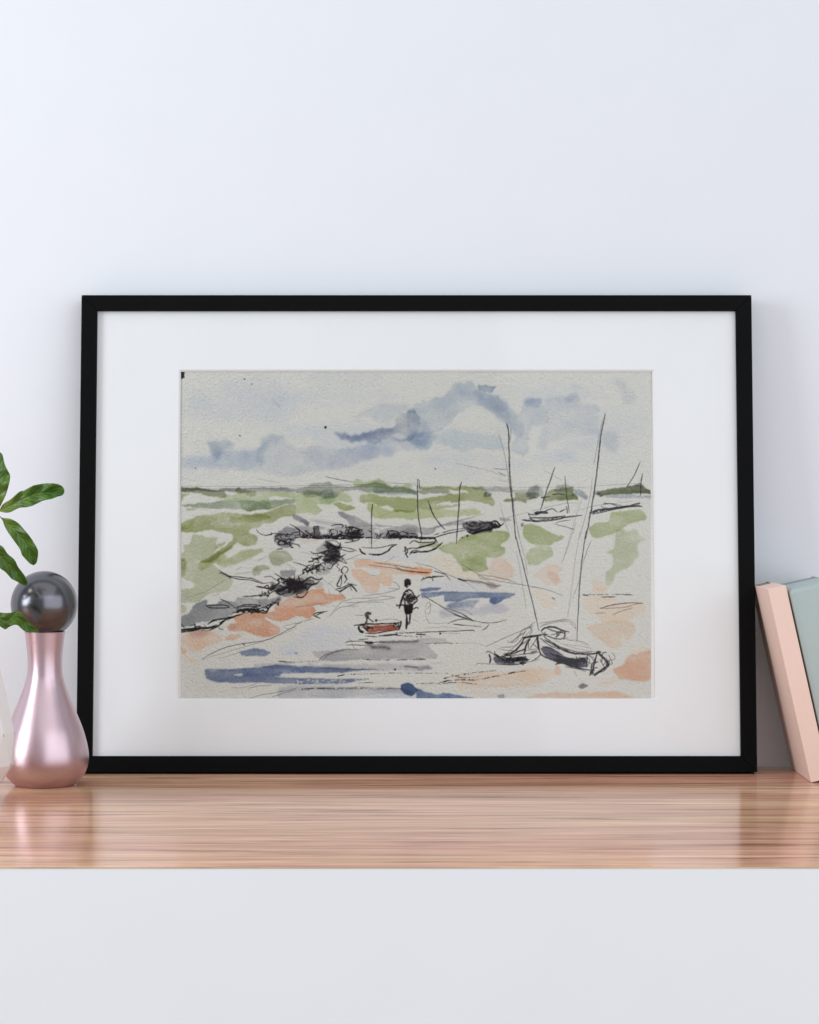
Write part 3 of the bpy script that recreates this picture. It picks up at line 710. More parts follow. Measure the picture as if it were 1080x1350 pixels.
# --- little boats
inks('E2', .9, [(590,680),(670,690),(760,685),(850,660),(900,660)])
inks('E2', 1.9, [(655,745),(740,750),(820,715),(850,680),(895,660)], [(570,695),(590,730),(620,745)])
inks('E2', .5, [(650,610),(655,650)], [(740,600),(690,640)], a=.5)
inks('E3', 1.2, [(-110,680),(-100,740),(-85,775)], [(-105,675),(-85,720),(-110,745)], [(-120,720),(-60,690),(0,690),(80,670),(150,650)], [(0,605),(60,600),(150,610),(180,640)], [(-70,650),(-30,625),(20,640),(100,640),(160,630)], [(-70,745),(-40,715),(10,712)])
inks('E3', 1.9, [(-60,735),(0,725),(90,720),(150,700),(190,670),(225,640)], [(-10,600),(40,605),(140,600),(170,630)], [(0,690),(120,660),(160,640)])
inks('E4', 1.3, [(-20,385),(30,395),(100,375),(150,350),(190,340),(230,370)], [(-30,380),(0,430),(40,450)], [(310,320),(318,350),(320,380)], [(250,370),(300,345)])
ink('E4', 3.0, [(30,380),(80,372),(140,375)])
inks('E4', 1.7, [(-20,430),(60,450),(200,440),(300,420),(450,400)], [(0,420),(150,420),(300,405)], [(-80,440),(0,450),(80,455)])
ink('E4', 1.5, [(60,440),(180,430),(300,410)], dry=.4)
inks('E4', .7, [(215,470),(260,455),(350,440)], [(210,480),(300,500),(380,525)])
inks('E4', 2.0, [(515,380),(600,350),(700,340),(850,320),(980,320)], [(880,315),(930,300),(965,290)], [(640,352),(760,335),(900,322)])
inks('E4', 1.1, [(540,385),(620,375),(720,350),(880,325)], [(560,375),(550,395)])
inks('E4', .8, [(640,300),(700,295),(770,320)], [(620,320),(680,340)], [(640,290),(740,300),(800,310)])
inks('E4', 1.5, [(90,240),(160,232)], [(190,215),(250,210),(295,215)])
dot('E4', 370, 220, .9); ink('E4', 1.1, [(-10,248),(20,238),(50,244)])
inks('E4', .5, [(380,360),(600,310),(900,275)], [(120,330),(300,295),(450,285)], [(450,240),(400,400),(340,600),(280,810)], [(400,460),(385,500),(370,560)], [(540,620),(500,700),(470,790)], [(0,360),(150,330)], a=.5)
# --- shoreline thicket
ink('E2', 1.7, [(-6,590),(120,600),(230,600),(380,610),(560,600),(780,600),(900,600),(1080,600)], dry=.25)
ink('E2', 1.4, [(-6,598),(230,606),(420,606),(560,603)], dry=.3)
inks('E2', 1.4, [(0,510),(60,550),(140,600)], [(90,530),(130,570),(160,595)], [(160,500),(165,550),(160,600)], [(30,520),(40,590)], [(165,497),(205,497)], [(800,595),(830,540),(900,545),(940,590)], [(815,530),(830,560)])
inks('E2', 1.1, [(955,545),(1010,560),(1080,570)], [(310,530),(330,590),(380,600)], [(440,560),(450,525),(470,540),(450,580),(420,600)], [(480,500),(540,555),(590,545)], [(490,520),(530,600),(575,590)], [(300,560),(310,530),(340,525)])
ink('E2', 1.9, [(940,580),(1010,600),(1085,582)])
ink('E2', 2.2, [(160,590),(200,606),(225,590)])
scribble('E2', (290,500,590,612), 16, 1.0, 3); scribble('E2', (440,510,590,608), 12, 1.2, 4)
scribble('E2', (0,540,160,605), 7, 1.0, 5)
ink('E2', .45, [(480,495),(640,494),(800,492),(900,500)], a=.6)
ink('E3', .45, [(-6,508),(150,510),(300,465),(600,385)], a=.5)
inks('E2', .45, [(700,430),(900,360),(1080,358)], a=.3)
inks('E3', 2.1, [(440,540),(500,560),(600,530),(680,500)], [(490,558),(580,535),(660,522)], [(650,460),(700,450),(730,490),(690,510),(655,480)])
ink('E3', 2.8, [(505,553),(570,535),(650,525)])
inks('E3', 1.4, [(690,465),(720,500),(770,468)], [(640,455),(700,500)], [(660,520),(690,480)])
ink('E3', 1.2, [(150,600),(250,565),(350,545),(430,530)], dry=.35)
ink('E3', 1.0, [(130,580),(250,545),(340,525),(420,515)], dry=.35)
dot('E3', 445, 580, 1.2); dot('E3', 400, 597, .7)
inks('E3', .45, [(735,290),(770,430),(830,610)], [(800,420),(980,370)], a=.5)
scribble('E2', (250,640,420,720), 8, 1.1, 8); scribble('G2', (250,20,400,150), 10, 1.2, 9)
inks('E2', .9, [(390,680),(470,690),(545,715)], [(400,700),(480,720),(520,715)], [(270,630),(340,625),(380,650),(410,690)])
inks('E2', 1.3, [(135,775),(180,790),(230,780)])
inks('E1', .9, [(730,520),(760,560),(820,578),(900,560),(1085,575)], [(1030,480),(1085,505)], [(820,575),(870,570),(860,550)])
inks('E1', 2.0, [(920,650),(950,620),(1000,635)], [(925,655),(940,660)]); inks('E1', 1.5, [(1020,640),(1040,680),(1060,682)], [(1010,610),(1060,620)])
scribble('E1', (910,560,1085,600), 4, .8, 12)
ink('E2', 3.4, [(0,575),(120,590),(260,592),(420,596),(600,592)], dry=.55)
ink('E2', 2.6, [(640,596),(800,590),(940,588),(1080,592)], dry=.5)
ink('E2', 2.4, [(280,640),(340,680),(370,740),(330,800)], dry=.35)
ink('G2', 3.6, [(390,10),(340,70),(300,120),(250,160)], dry=.45)
ink('G2', 2.6, [(240,150),(180,190),(110,220),(40,250)], dry=.5)
ink('G1', 4.2, [(900,400),(980,380),(1080,370),(1190,350)], dry=.4)
ink('G1', 3.0, [(960,300),(1040,320),(1120,340),(1180,330)], dry=.4)
ink('G1', 3.0, [(560,575),(660,555),(760,560),(860,520),(930,470)], dry=.45)
ink('G1', 2.4, [(55,740),(200,730),(340,715),(450,660),(560,610)], dry=.35)
ink('E3', 3.0, [(-20,600),(60,604),(160,600)], dry=.35)
ink('E4', 2.4, [(540,372),(680,345),(820,326),(960,312)], dry=.4)
scribble('E2', (560,545,1080,612), 16, .9, 31); scribble('G2', (250,0,420,160), 12, .8, 32); scribble('G1', (850,330,1100,450), 16, .8, 33)
scribble('G1', (540,530,900,600), 12, .9, 34); scribble('G1', (60,700,420,770), 8, .9, 35); scribble('E1', (880,520,1085,690), 8, .8, 36); scribble('E3', (420,455,740,560), 10, 1.0, 37)
# --- left bank
inks('G1', 1.3, [(280,525),(330,545),(420,548),(490,535),(440,520),(330,522),(280,525)], [(550,540),(640,515),(740,520),(760,530),(640,530),(560,545)])
inks('G1', 1.05, [(410,465),(480,500),(560,560)])
inks('G1', 1.9, [(520,590),(600,570),(680,560),(740,575),(810,590),(840,550),(880,510)], [(310,745),(400,700),(460,650),(540,620)], [(300,690),(360,655),(450,640),(520,625)], [(55,745),(140,735),(260,725),(380,710)])
inks('G1', 1.4, [(530,620),(600,600),(650,560)], [(55,763),(140,752),(220,740)], [(640,560),(740,555),(860,520)], [(660,580),(760,570),(830,580)], [(560,570),(620,560)])
scribble('G1', (560,545,860,590), 9, 1.0, 14)
ink('G1', 2.2, [(55,755),(120,745),(200,735)], soft=.5)
inks('G1', 1.0, [(400,210),(450,245),(500,265),(600,275),(720,290)], [(460,260),(560,290),(680,300),(780,325),(860,320)], [(395,235),(440,240),(490,265),(500,285)])
ink('G1', 1.6, [(420,235),(470,260),(495,275)], a=.5, soft=.5)
inks('G1', .85, [(800,270),(860,265),(900,295),(950,320),(1000,320)], [(670,275),(720,295),(780,320)])
ink('G1', 1.4, [(895,237),(960,280),(1020,310),(1085,330)])
inks('G1', 1.9, [(735,355),(800,365),(870,380),(900,350)], [(860,385),(890,365)])
inks('G1', 1.3, [(800,360),(830,345),(840,370)], [(610,442),(700,440),(800,435)])
scribble('G1', (760,385,880,450), 10, .9, 15); scribble('G1', (990,265,1190,415), 24, 1.2, 16); scribble('G1', (1000,290,1120,340), 10, 1.8, 17)
scribble('G1', (840,470,960,520), 5, .9, 18)
inks('G1', .45, [(110,460),(300,390),(460,290)], [(540,250),(700,225)], [(550,215),(600,180)], [(740,130),(820,90)], [(330,440),(400,425)], [(1000,160),(1080,200)], a=.55)
inks('G2', 1.1, [(100,250),(130,190),(170,170),(190,200),(180,240)], [(60,210),(120,210),(200,160),(260,190)], [(190,180),(230,150),(280,130)], [(-20,140),(60,165),(110,185)], [(280,190),(310,200),(330,165),(350,150)])
scribble('G2', (60,150,330,250), 10, .9, 19); scribble('G2', (130,80,240,130), 5, 1.0, 20)
inks('G2', 1.2, [(100,300),(150,305),(160,330),(120,360),(90,400)], [(-20,450),(60,450),(110,400)])
inks('G2', .45, [(60,200),(200,270),(300,330),(360,390)], [(60,50),(180,80)], [(290,380),(300,420)], [(280,340),(340,300)], a=.5)
# --- sitting figure
inks('G2', 1.0, [(410,200),(430,180),(460,190),(465,215),(440,240)], [(420,240),(395,290),(370,340),(375,360)], [(410,260),(405,320),(400,350)], [(430,250),(445,285)])
inks('G2', 1.5, [(415,195),(405,225),(420,240)], [(360,380),(420,365),(480,340),(520,370),(540,395)], [(390,405),(450,370),(480,350)])
inks('G2', .9, [(480,350),(500,390)], [(440,265),(460,300)], [(460,330),(540,345)], [(500,350),(545,400)])
inks('G2', 1.2, [(412,205),(408,225),(418,238)], [(400,260),(380,310),(365,350),(400,355)], [(440,250),(450,290),(430,330)], [(365,388),(400,395),(470,352)], [(490,345),(530,380),(545,400)], a=.8)
# --- standing figure
wash('G2', [(965,300),(990,286),(1022,298),(1022,340),(1004,350),(990,368),(965,350)], (32,28,30), .1, 0, warp=.2)
wash('G2', [(958,512),(1000,520),(1042,508),(1035,590),(1005,600),(975,602)], (45,40,42), .1, 0, warp=.3)
lift('G2', [(1000,345),(1015,345),(1010,365),(996,370)], .7, .1)
inks('G2', 2.4, [(975,395),(955,440),(935,500),(920,545)], [(985,600),(986,680),(982,730)], [(1015,600),(1012,660),(1005,690)])
inks('G2', 1.9, [(1030,395),(1055,440),(1078,475),(1055,500),(1035,520)], [(975,400),(1000,385),(1030,395)], [(965,460),(970,510)], [(985,640),(992,700)], [(945,470),(960,430),(985,420)], [(990,500),(1030,512)])
scribble('G2', (960,395,1000,470), 5, .9, 22)
scribble('G2', (975,400,1050,500), 7, 1.1, 41); scribble('G2', (970,510,1035,600), 5, 1.2, 42)
# --- child and red boat
scribble('G2', (560,690,640,765), 6, 1.0, 43); scribble('G2', (860,675,935,735), 5, .9, 44)
wash('G2', [(612,600),(640,576),(674,590),(668,607),(645,605),(655,630),(625,635)], (36,32,33), .1, 0, warp=.2)
inks('G2', 2.0, [(635,635),(630,665),(618,680)], [(560,705),(568,750),(600,765)], [(935,665),(930,700),(915,735)])
inks('G2', 1.2, [(640,630),(670,655),(692,668)], [(600,715),(640,755)], [(620,770),(700,772),(820,752),(920,738)], [(520,705),(550,695)], [(890,690),(915,720)])
inks('G2', 1.5, [(560,700),(600,692),(740,688),(880,682),(938,672)], [(555,700),(600,690),(620,690)], [(620,680),(700,690),(800,684)])
dot('G2', 715, 655, 1.3); inks('G2', .6, [(740,660),(840,645),(930,660)], [(640,720),(780,715),(870,700)], [(530,610),(610,612)], a=.7)
ink('G2', 2.8, [(565,735),(580,755),(600,758)])
# --- water marks
inks('H2', 2.0, [(740,188),(830,180),(900,172)]); inks('H2', 1.1, [(620,190),(720,195)], [(890,160),(1085,157)], [(870,178),(960,186),(1085,195)], dry=.3)
inks('H2', 1.0, [(440,250),(480,235),(620,235)], [(560,222),(640,215)], [(690,245),(730,240),(800,240)]); ink('H2', 2.8, [(620,246),(660,248),(688,250)])
ink('H2', 2.2, [(680,290),(740,285),(790,288),(830,296)], soft=1.3); ink('H2', 1.4, [(750,240),(830,242),(900,240),(1000,238),(1085,234)], soft=1.0, a=.8); ink('H2', 1.0, [(640,262),(700,285)], soft=1.0, a=.6)
ink('H2', .8, [(455,270),(520,268),(620,272)]); inks('H2', .9, [(190,425),(240,370),(330,330),(440,305)], [(240,400),(300,350),(420,315),(540,305)], a=.55); inks('H2', .55, [(500,240),(515,290),(560,315)], [(470,205),(500,235)], a=.6)
ink('H2', 1.1, [(600,395),(760,400),(840,402)], dry=.5); ink('H2', 1.0, [(900,400),(1085,395),(1160,398)], dry=.5); ink('H2', .8, [(-140,415),(0,420),(80,415),(180,408)], dry=.4)
ink('H2', 1.3, [(370,545),(430,530)]); ink('H2', 1.0, [(430,530),(600,525),(860,520),(1085,515)], dry=.6)
ink('H2', 1.5, [(965,455),(1020,460),(1085,465)], soft=.3); dot('H2', 882, 486, 1.1)
ink('H2', 1.5, [(50,660),(200,655),(400,655),(600,650),(940,655)], soft=.6, dry=.35); ink('H2', .9, [(60,655),(300,652)], dry=.3); ink('H2', .8, [(560,605),(720,600)], dry=.5)
ink('H2', .5, [(440,485),(740,483)], a=.5)
inks('H1', .95, [(245,395),(360,330),(480,280),(620,252),(760,235),(870,205),(980,150),(1080,100)], a=.72); inks('H1', .5, [(250,395),(400,350),(560,300),(720,255),(860,210),(1085,120)], [(970,100),(1040,85),(1085,70)], [(970,115),(1030,125),(1085,100)], [(515,643),(620,643),(740,610)], [(400,390),(520,350),(580,335)], a=.6)
ink('H1', 1.1, [(612,253),(625,265)]); inks('H1', .7, [(660,650),(740,632),(860,628)], [(640,745),(760,715),(900,690),(1085,650)], [(870,730),(980,690),(1085,660)], a=.6); ink('H1', 1.1, [(925,410),(980,416),(1000,418)])
# --- shore, lower middle
inks('H3', .9, [(220,595),(320,580),(520,580)], [(240,560),(320,545),(460,525)], [(300,545),(480,515),(700,495)], [(330,575),(560,570),(700,545)], [(560,570),(700,545),(860,510),(1000,495)], [(150,617),(330,600),(540,612)], [(300,530),(400,560),(560,545)], dry=.5)
inks('H3', 1.3, [(200,605),(240,590),(290,575)], [(240,565),(260,560)], [(820,515),(870,505)], dry=.3)
inks('H3', .8, [(-6,610),(160,605)], [(-6,515),(220,518),(280,522)], dry=.45)
inks('H3', 1.0, [(-6,160),(120,150),(300,145),(480,138),(505,148)]); ink('H3', 1.6, [(-6,172),(30,174),(70,175)]); inks('H3', 1.2, [(-6,200),(40,195),(130,188)], dry=.4); dot('H3', 205, 165, 1.0)
ink('H3', .9, [(80,255),(240,250),(370,255)], dry=.35); ink('H3', .45, [(370,255),(500,250),(600,275)], a=.5); ink('H3', 1.3, [(-6,392),(60,394)], soft=.5)
inks('H3', .75, [(270,80),(330,50),(420,40),(500,50),(600,70),(700,68),(795,45)], [(330,85),(440,95),(570,105)]); inks('H3', .95, [(330,0),(420,30),(500,55)], [(410,0),(500,52)], [(580,135),(610,115),(638,88)], [(320,82),(420,95)]); inks('H3', .45, [(60,120),(250,105),(400,130)], [(100,70),(260,78)], [(270,78),(420,30)], [(200,160),(380,165)], a=.5)
inks('G3', .85, [(60,440),(160,500),(260,560),(380,620),(480,645)], [(240,540),(360,580),(440,620)]); inks('G3', .5, [(350,560),(440,570),(490,610)], [(110,490),(115,530),(90,550),(70,570),(80,600),(110,590),(120,520),(90,500),(75,540)], [(75,620),(95,660),(110,685)], a=.65)
inks('G3', .6, [(-6,150),(120,180),(240,235),(340,280),(430,310)], [(400,160),(480,210),(560,260),(640,290),(800,320),(960,345),(1085,370)], [(540,250),(620,260),(760,285),(880,320)], [(540,250),(560,280),(640,300)], a=.75)
ink('G3', 2.0, [(40,300),(70,275),(130,270),(230,264)], dry=.2); inks('G3', 1.0, [(130,275),(140,305)], [(60,290),(100,268)], [(150,220),(230,240),(260,262),(290,295)], [(0,230),(100,235)]); ink('G3', 1.7, [(360,288),(390,297),(430,308)]); inks('G3', 1.1, [(430,300),(560,315),(640,340),(700,350),(740,345)], soft=.4, a=.6); inks('G3', .45, [(430,320),(480,350),(540,395)], [(20,360),(60,390)], a=.5)
inks('G2', .7, [(650,165),(760,180),(880,195),(1000,215),(1085,225)], [(700,145),(860,165),(1000,190),(1085,195)], [(880,180),(960,210),(1060,225)], [(900,200),(1000,225),(1200,230)], a=.75)
inks('G2', .5, [(440,120),(520,110),(700,120)], [(430,130),(520,90),(600,65)], [(800,140),(880,90)], [(640,250),(720,260)], [(-6,540),(120,525),(280,495)], a=.55)
inks('G2', 1.4, [(220,640),(160,610),(190,590),(280,575)], [(170,618),(230,590),(250,580)]); inks('G2', .6, [(300,620),(360,560),(440,530),(560,530)], [(340,560),(400,500),(450,480),(540,460),(700,460),(760,440),(880,455),(780,470),(600,490),(460,530)], [(600,440),(760,420),(920,380)], [(860,310),(900,330),(920,375),(820,370)], [(-6,700),(80,660),(160,640)], [(-6,690),(50,680)], [(390,415),(450,460)], [(440,500),(600,495),(780,495)], a=.65)
inks('G2', .45, [(930,740),(1000,770)], [(1040,650),(1085,665)], a=.5)
# --- sand marks, right
inks('G4', .65, [(0,360),(100,375),(200,405),(280,437)], [(565,592),(660,590)], [(720,610),(800,575),(900,545)], [(610,550),(720,548),(830,540),(920,515),(990,505)], a=.75); ink('G4', .8, [(500,430),(600,428),(740,425),(900,432)], dry=.5); inks('G4', 1.3, [(460,427),(480,430),(505,434)], [(625,450),(740,447)], [(185,458),(210,470)]); ink('G4', .95, [(610,550),(720,520),(850,502),(990,507)]); ink('G4', 1.2, [(830,430),(880,428)], dry=.3)
# --- the two beached boats
inks('H4', 1.3, [(90,150),(150,190),(240,215),(290,205)], [(140,120),(220,150),(290,160)], [(300,300),(420,330),(540,330)], [(100,280),(180,300),(280,360)], [(520,360),(560,420),(530,480)], [(20,260),(60,300),(80,350),(40,390),(0,410)], [(0,330),(50,320)], a=.75)
inks('H3', 1.2, [(880,300),(960,240),(1010,200)], [(1000,300),(1040,240),(1070,200)], [(740,370),(850,360),(960,345),(1060,330)], [(840,240),(900,190),(960,150)], [(1000,110),(1020,140),(1000,170)], a=.7)
ink('H4', 3.2, [(200,380),(300,405),(400,425),(470,425)], dry=.35)
scribble('H4', (180,350,480,460), 14, 1.4, 45); scribble('H4', (90,130,330,220), 7, .9, 46); scribble('H4', (540,350,680,520), 7, .9, 47); scribble('H3', (700,360,980,430), 9, 1.1, 48)
ink('H3', 3.0, [(700,375),(780,405),(880,402),(960,388)], dry=.35)
inks('H3', .85, [(610,282),(720,230),(860,170),(1000,110),(1030,95)], [(800,230),(820,245),(880,230),(940,130),(1020,100)], [(740,290),(860,280),(920,220),(960,140)], [(720,300),(840,320),(960,315),(1085,300)], [(525,445),(540,430),(580,430),(700,440),(900,440),(1000,415),(1085,395)], [(1000,350),(1085,330)], [(960,120),(1040,70)], [(790,350),(900,250),(1020,120)], a=.62)
inks('H3', 2.5, [(690,345),(740,378),(820,392),(900,380),(960,370)]); inks('H3', 2.1, [(640,350),(650,390),(645,425)], [(940,205),(1000,190),(1090,182)], [(950,340),(970,260),(1000,215)], [(915,432),(960,428)], [(1062,195),(1072,250),(1082,310)])
inks('H3', 1.5, [(765,350),(850,330),(920,260),(950,205)], [(770,358),(850,345),(960,300)]); inks('H3', 1.0, [(610,335),(640,325),(690,355)], [(690,325),(690,360)], [(880,320),(940,240)], [(690,425),(760,438),(900,440)], [(960,370),(985,410)], [(985,215),(985,300)])
inks('H4', 1.7, [(-30,200),(0,195),(60,180),(145,170)]); inks('H4', 2.3, [(60,190),(60,240),(70,310)]); inks('H4', 1.9, [(90,140),(120,115),(200,110),(280,140),(330,150)], [(295,150),(297,180),(288,212)]); ink('H4', 1.2, [(150,98),(240,125),(300,140)])
inks('H4', .8, [(75,75),(200,55),(310,40),(380,70),(395,110)], [(80,100),(200,70),(330,60),(390,120)], [(100,90),(190,60),(330,45)], [(390,110),(395,125)], [(150,180),(200,210),(290,215),(320,200)], a=.55)
inks('H4', 1.9, [(120,220),(200,265),(300,320),(420,345),(520,350),(600,335)], [(200,250),(260,300),(400,350)]); inks('H4', 1.0, [(110,190),(180,240),(270,290),(360,335)], [(80,205),(150,260),(250,310)], [(400,340),(500,345),(600,345)])
inks('H4', .5, [(150,180),(260,250),(380,295),(520,320),(590,330)], [(300,260),(440,280),(540,300)], [(300,215),(360,230),(460,240),(520,275)], [(380,490),(405,550)], [(320,225),(400,225),(500,270)], a=.6)
inks('H4', 2.7, [(590,335),(650,390),(690,440)], [(690,445),(640,480),(560,535)]); inks('H4', 1.6, [(585,345),(560,430),(540,530)], [(525,500),(520,540)]); inks('H4', 1.0, [(580,350),(550,480),(530,530)], [(620,350),(670,420)], [(610,400),(650,460)], [(570,520),(640,500),(680,460)]); ink('H4', 3.2, [(585,332),(612,332)]); ink('H4', 3.0, [(670,445),(690,440)])
inks('H4', 1.7, [(70,320),(100,360),(200,405),(320,440),(420,475),(560,495)], [(500,360),(490,460)]); inks('H4', 2.6, [(160,340),(280,380),(400,400),(480,400)], [(310,440),(380,460),(420,460)], [(390,410),(400,450)]); inks('H4', 2.2, [(200,400),(330,420),(440,410)], [(340,390),(420,420)]); inks('H4', .7, [(300,460),(400,480),(480,500)], [(480,370),(520,400),(500,460)], [(500,360),(560,380)], [(440,380),(540,440)], [(120,370),(260,430)])
#PAINT_END

E_PAPER = np.array([0.855, 0.855, 0.865])
ALB = np.clip(IMG / E_PAPER, 0.004, 0.9)
DP = DM + TM + 0.0004
gx = np.linspace(PX0, PX1, GW); gy = np.linspace(PY0, PY1, GH)
# bilinear over the sheet's corners on its plane (photo pixels are affine-close along the sheet)
rows_x0 = np.array([on_face(PX0, y, DP) for y in gy]); rows_x1 = np.array([on_face(PX1, y, DP) for y in gy])
t = (gx - PX0) / (PX1 - PX0)
Xg = rows_x0[:, 0:1] * (1 - t) + rows_x1[:, 0:1] * t
Vg = rows_x0[:, 1:2] * (1 - t) + rows_x1[:, 1:2] * t
off = np.array(frame.location)
base3 = np.array(P0 + NN * DP)
co = base3 + Xg[..., None] * np.array([1, 0, 0]) + Vg[..., None] * np.array(VZ) - off
nv, nf_ = GW * GH, (GW - 1) * (GH - 1)
idx = np.arange(nv).reshape(GH, GW)
quads = np.stack([idx[1:, :-1], idx[1:, 1:], idx[:-1, 1:], idx[:-1, :-1]], -1).reshape(-1)
me = bpy.data.meshes.new('watercolour')
me.vertices.add(nv); me.vertices.foreach_set('co', co.reshape(-1).astype(np.float32))
me.loops.add(nf_ * 4); me.loops.foreach_set('vertex_index', quads.astype(np.int32))
me.polygons.add(nf_); me.polygons.foreach_set('loop_start', np.arange(0, nf_ * 4, 4, dtype=np.int32))
me.update(calc_edges=True)
ca = me.color_attributes.new('paint', 'FLOAT_COLOR', 'POINT')
ca.data.foreach_set('color', np.concatenate([ALB, np.ones((GH, GW, 1))], -1).reshape(-1).astype(np.float32))
me.materials.append(M['painted_paper'])
po = bpy.data.objects.new('watercolour', me); col.objects.link(po); po.parent = frame
po['label'] = 'loose ink and watercolour beach scene with boats, green fields and figures'

# ------------------------------------------------------------------ vase and ball
def lathe(prof, c, n=96):
    vs, fs = [], []
    for r, z in prof:
        for k in range(n):
            a = 2 * math.pi * k / n
            vs.append((c[0] + r * math.cos(a), c[1] + r * math.sin(a), z))
    for i in range(len(prof) - 1):
        for k in range(n):
            fs.append((i * n + k, i * n + (k + 1) % n, (i + 1) * n + (k + 1) % n, (i + 1) * n + k))
    fs.append(tuple(range(n))[::-1])
    return vs, fs
VY = -0.0936
kv = S * (D + VY) / D
vx = (59.4 - HX) * kv
vase = thing('vase', 'satin pink metallic bottle vase with rounded base beside the frame', 'vase', (vx, VY, 0))
prof_px = [(38.4, 1034.9), (44.5, 1029.5), (51.8, 1021), (56.5, 1008.7), (57.5, 996.5), (55.5, 982), (50, 962), (41.3, 940), (32.3, 918),
           (26.2, 901), (23.0, 886.5), (22.9, 864.5), (26.0, 837), (26.7, 833.5)]
zb = HC - (1035.0 - HY) * kv
pr = [(r * kv, HC - (y - HY) * kv - zb + 0.0002) for r, y in prof_px]
pr = [tuple(q) for q in catmull(pr, 8)]
rim = pr[-1]
pr = [(rim[0] * 0 + 36.0 * kv, 0.0)] + pr + [(rim[0] - 0.0006, rim[1] + 0.0006), (rim[0] - 0.0016, rim[1] + 0.0006), (rim[0] - 0.0024, rim[1] - 0.001), (rim[0] - 0.004, rim[1] - 0.03), (0.006, rim[1] - 0.06)]
v, f = lathe(pr, (vx, VY))
mesh_obj('vase_body', v, f, M['pink_satin'], vase, smooth=True)
br = 43.8 * kv
rin = rim[0] - 0.0016
bz = rim[1] + 0.0004 + math.sqrt(br ** 2 - rin ** 2)
bm = bmesh.new(); bmesh.ops.create_uvsphere(bm, u_segments=96, v_segments=64, radius=br)
for q in bm.faces: q.smooth = True
me = bpy.data.meshes.new('ball'); bm.to_mesh(me); bm.free(); me.materials.append(M['gunmetal'])
ball = bpy.data.objects.new('ball', me); col.objects.link(ball); ball.location = ((58.3 - HX) * kv, VY, bz)
ball['label'] = 'dark gunmetal ball resting in the mouth of the pink vase'; ball['category'] = 'ball'

# ------------------------------------------------------------------ faceted planter
PYD = -0.24
kp = S * (D + PYD) / D
pcx = (-50 - HX) * kp
pl = thing('planter', 'white faceted planter with small dark corner pits cut off by left edge', 'planter', (pcx, PYD, 0))
NS = 12
def ring(r, y, ph): return [(pcx + r * kp * math.cos(math.radians(ph + 360 * k / NS)), PYD + r * kp * math.sin(math.radians(ph + 360 * k / NS)), y) for k in range(NS)]
zy = lambda y: HC - (y - HY) * kp
rings = [ring(34, 0.0, -14), ring(68.5, zy(1008), -14), ring(69, zy(965), 1), ring(45, zy(856), 1), ring(42, zy(856), 1), ring(40, zy(870), 1)]
vs = [p for r in rings for p in r]
fs = [tuple(range(NS))]
def id_(i, k): return i * NS + k % NS
for k in range(NS):
    fs.append((id_(0, k), id_(0, k + 1), id_(1, k + 1), id_(1, k)))
    fs += [(id_(1, k), id_(1, k + 1), id_(2, k)), (id_(1, k + 1), id_(2, k + 1), id_(2, k))]
    for i in (2, 3, 4): fs.append((id_(i, k), id_(i, k + 1), id_(i + 1, k + 1), id_(i + 1, k)))
mesh_obj('planter_shell', vs, fs, M['planter_white'], pl, bevel=0.0)
# soil
r = [(pcx + 40.2 * kp * math.cos(2 * math.pi * k / 24), PYD + 40.2 * kp * math.sin(2 * math.pi * k / 24), zy(868)) for k in range(24)]
mesh_obj('soil', r + [(pcx, PYD, zy(866))], [(k, (k + 1) % 24, 24) for k in range(24)], M['soil'], pl)
# dark pits at the facet corners
pit_me = None
for i, zoff in ((1, 0.0), (2, 0.0)):
    for k in range(NS):
        p = Vector(rings[i][k])
        out = Vector((p.x - pcx, p.y - PYD, 0)).normalized()
        if pit_me is None:
            bm = bmesh.new()
            bmesh.ops.create_cone(bm, cap_ends=True, segments=6, radius1=0.0005, radius2=0.0002, depth=0.0026)
            pit_me = bpy.data.meshes.new('corner_pit'); bm.to_mesh(pit_me); bm.free(); pit_me.materials.append(M['pit_black'])
        o = bpy.data.objects.new('corner_pit', pit_me); col.objects.link(o); o.parent = pl
        o.location = p - out * 0.0002 + Vector((0, 0, -0.001 if i == 2 else 0.001)) - Vector(pl.location)
        o.rotation_euler = (0, math.radians(12), 0)

# ------------------------------------------------------------------ plant
stem_top = px(-9, 672, -0.175)
plant = thing('houseplant', 'leafy green houseplant with wavy oblong leaves reaching in from left edge', 'plant', (pcx, PYD, zy(866)))
def tube(name, pts, radii, mat, parent, n=10):
    P = catmull(pts, 8); R = np.interp(np.linspace(0, 1, len(P)), np.linspace(0, 1, len(radii)), radii)
    vs, fs = [], []
    for i, p in enumerate(P):
        t_ = Vector(P[min(i + 1, len(P) - 1)] - P[max(i - 1, 0)]).normalized()
        a = t_.orthogonal().normalized(); b = t_.cross(a)
        for k in range(n):
            q = 2 * math.pi * k / n
            vs.append(Vector(p) + (a * math.cos(q) + b * math.sin(q)) * R[i])
    for i in range(len(P) - 1):
        for k in range(n): fs.append((i * n + k, i * n + (k + 1) % n, (i + 1) * n + (k + 1) % n, (i + 1) * n + k))
    fs += [tuple(range(n)), tuple(range((len(P) - 1) * n, len(P) * n))]
    return mesh_obj(name, vs, fs, mat, parent, smooth=True)
base_p = Vector((pcx, PYD, zy(867)))
tube('stem', [base_p, base_p + Vector((-0.004, 0.004, 0.08)), (base_p + stem_top) / 2 + Vector((0.0, 0, 0.04)), stem_top], [0.0042, 0.0036, 0.003, 0.002], M['bark'], plant)

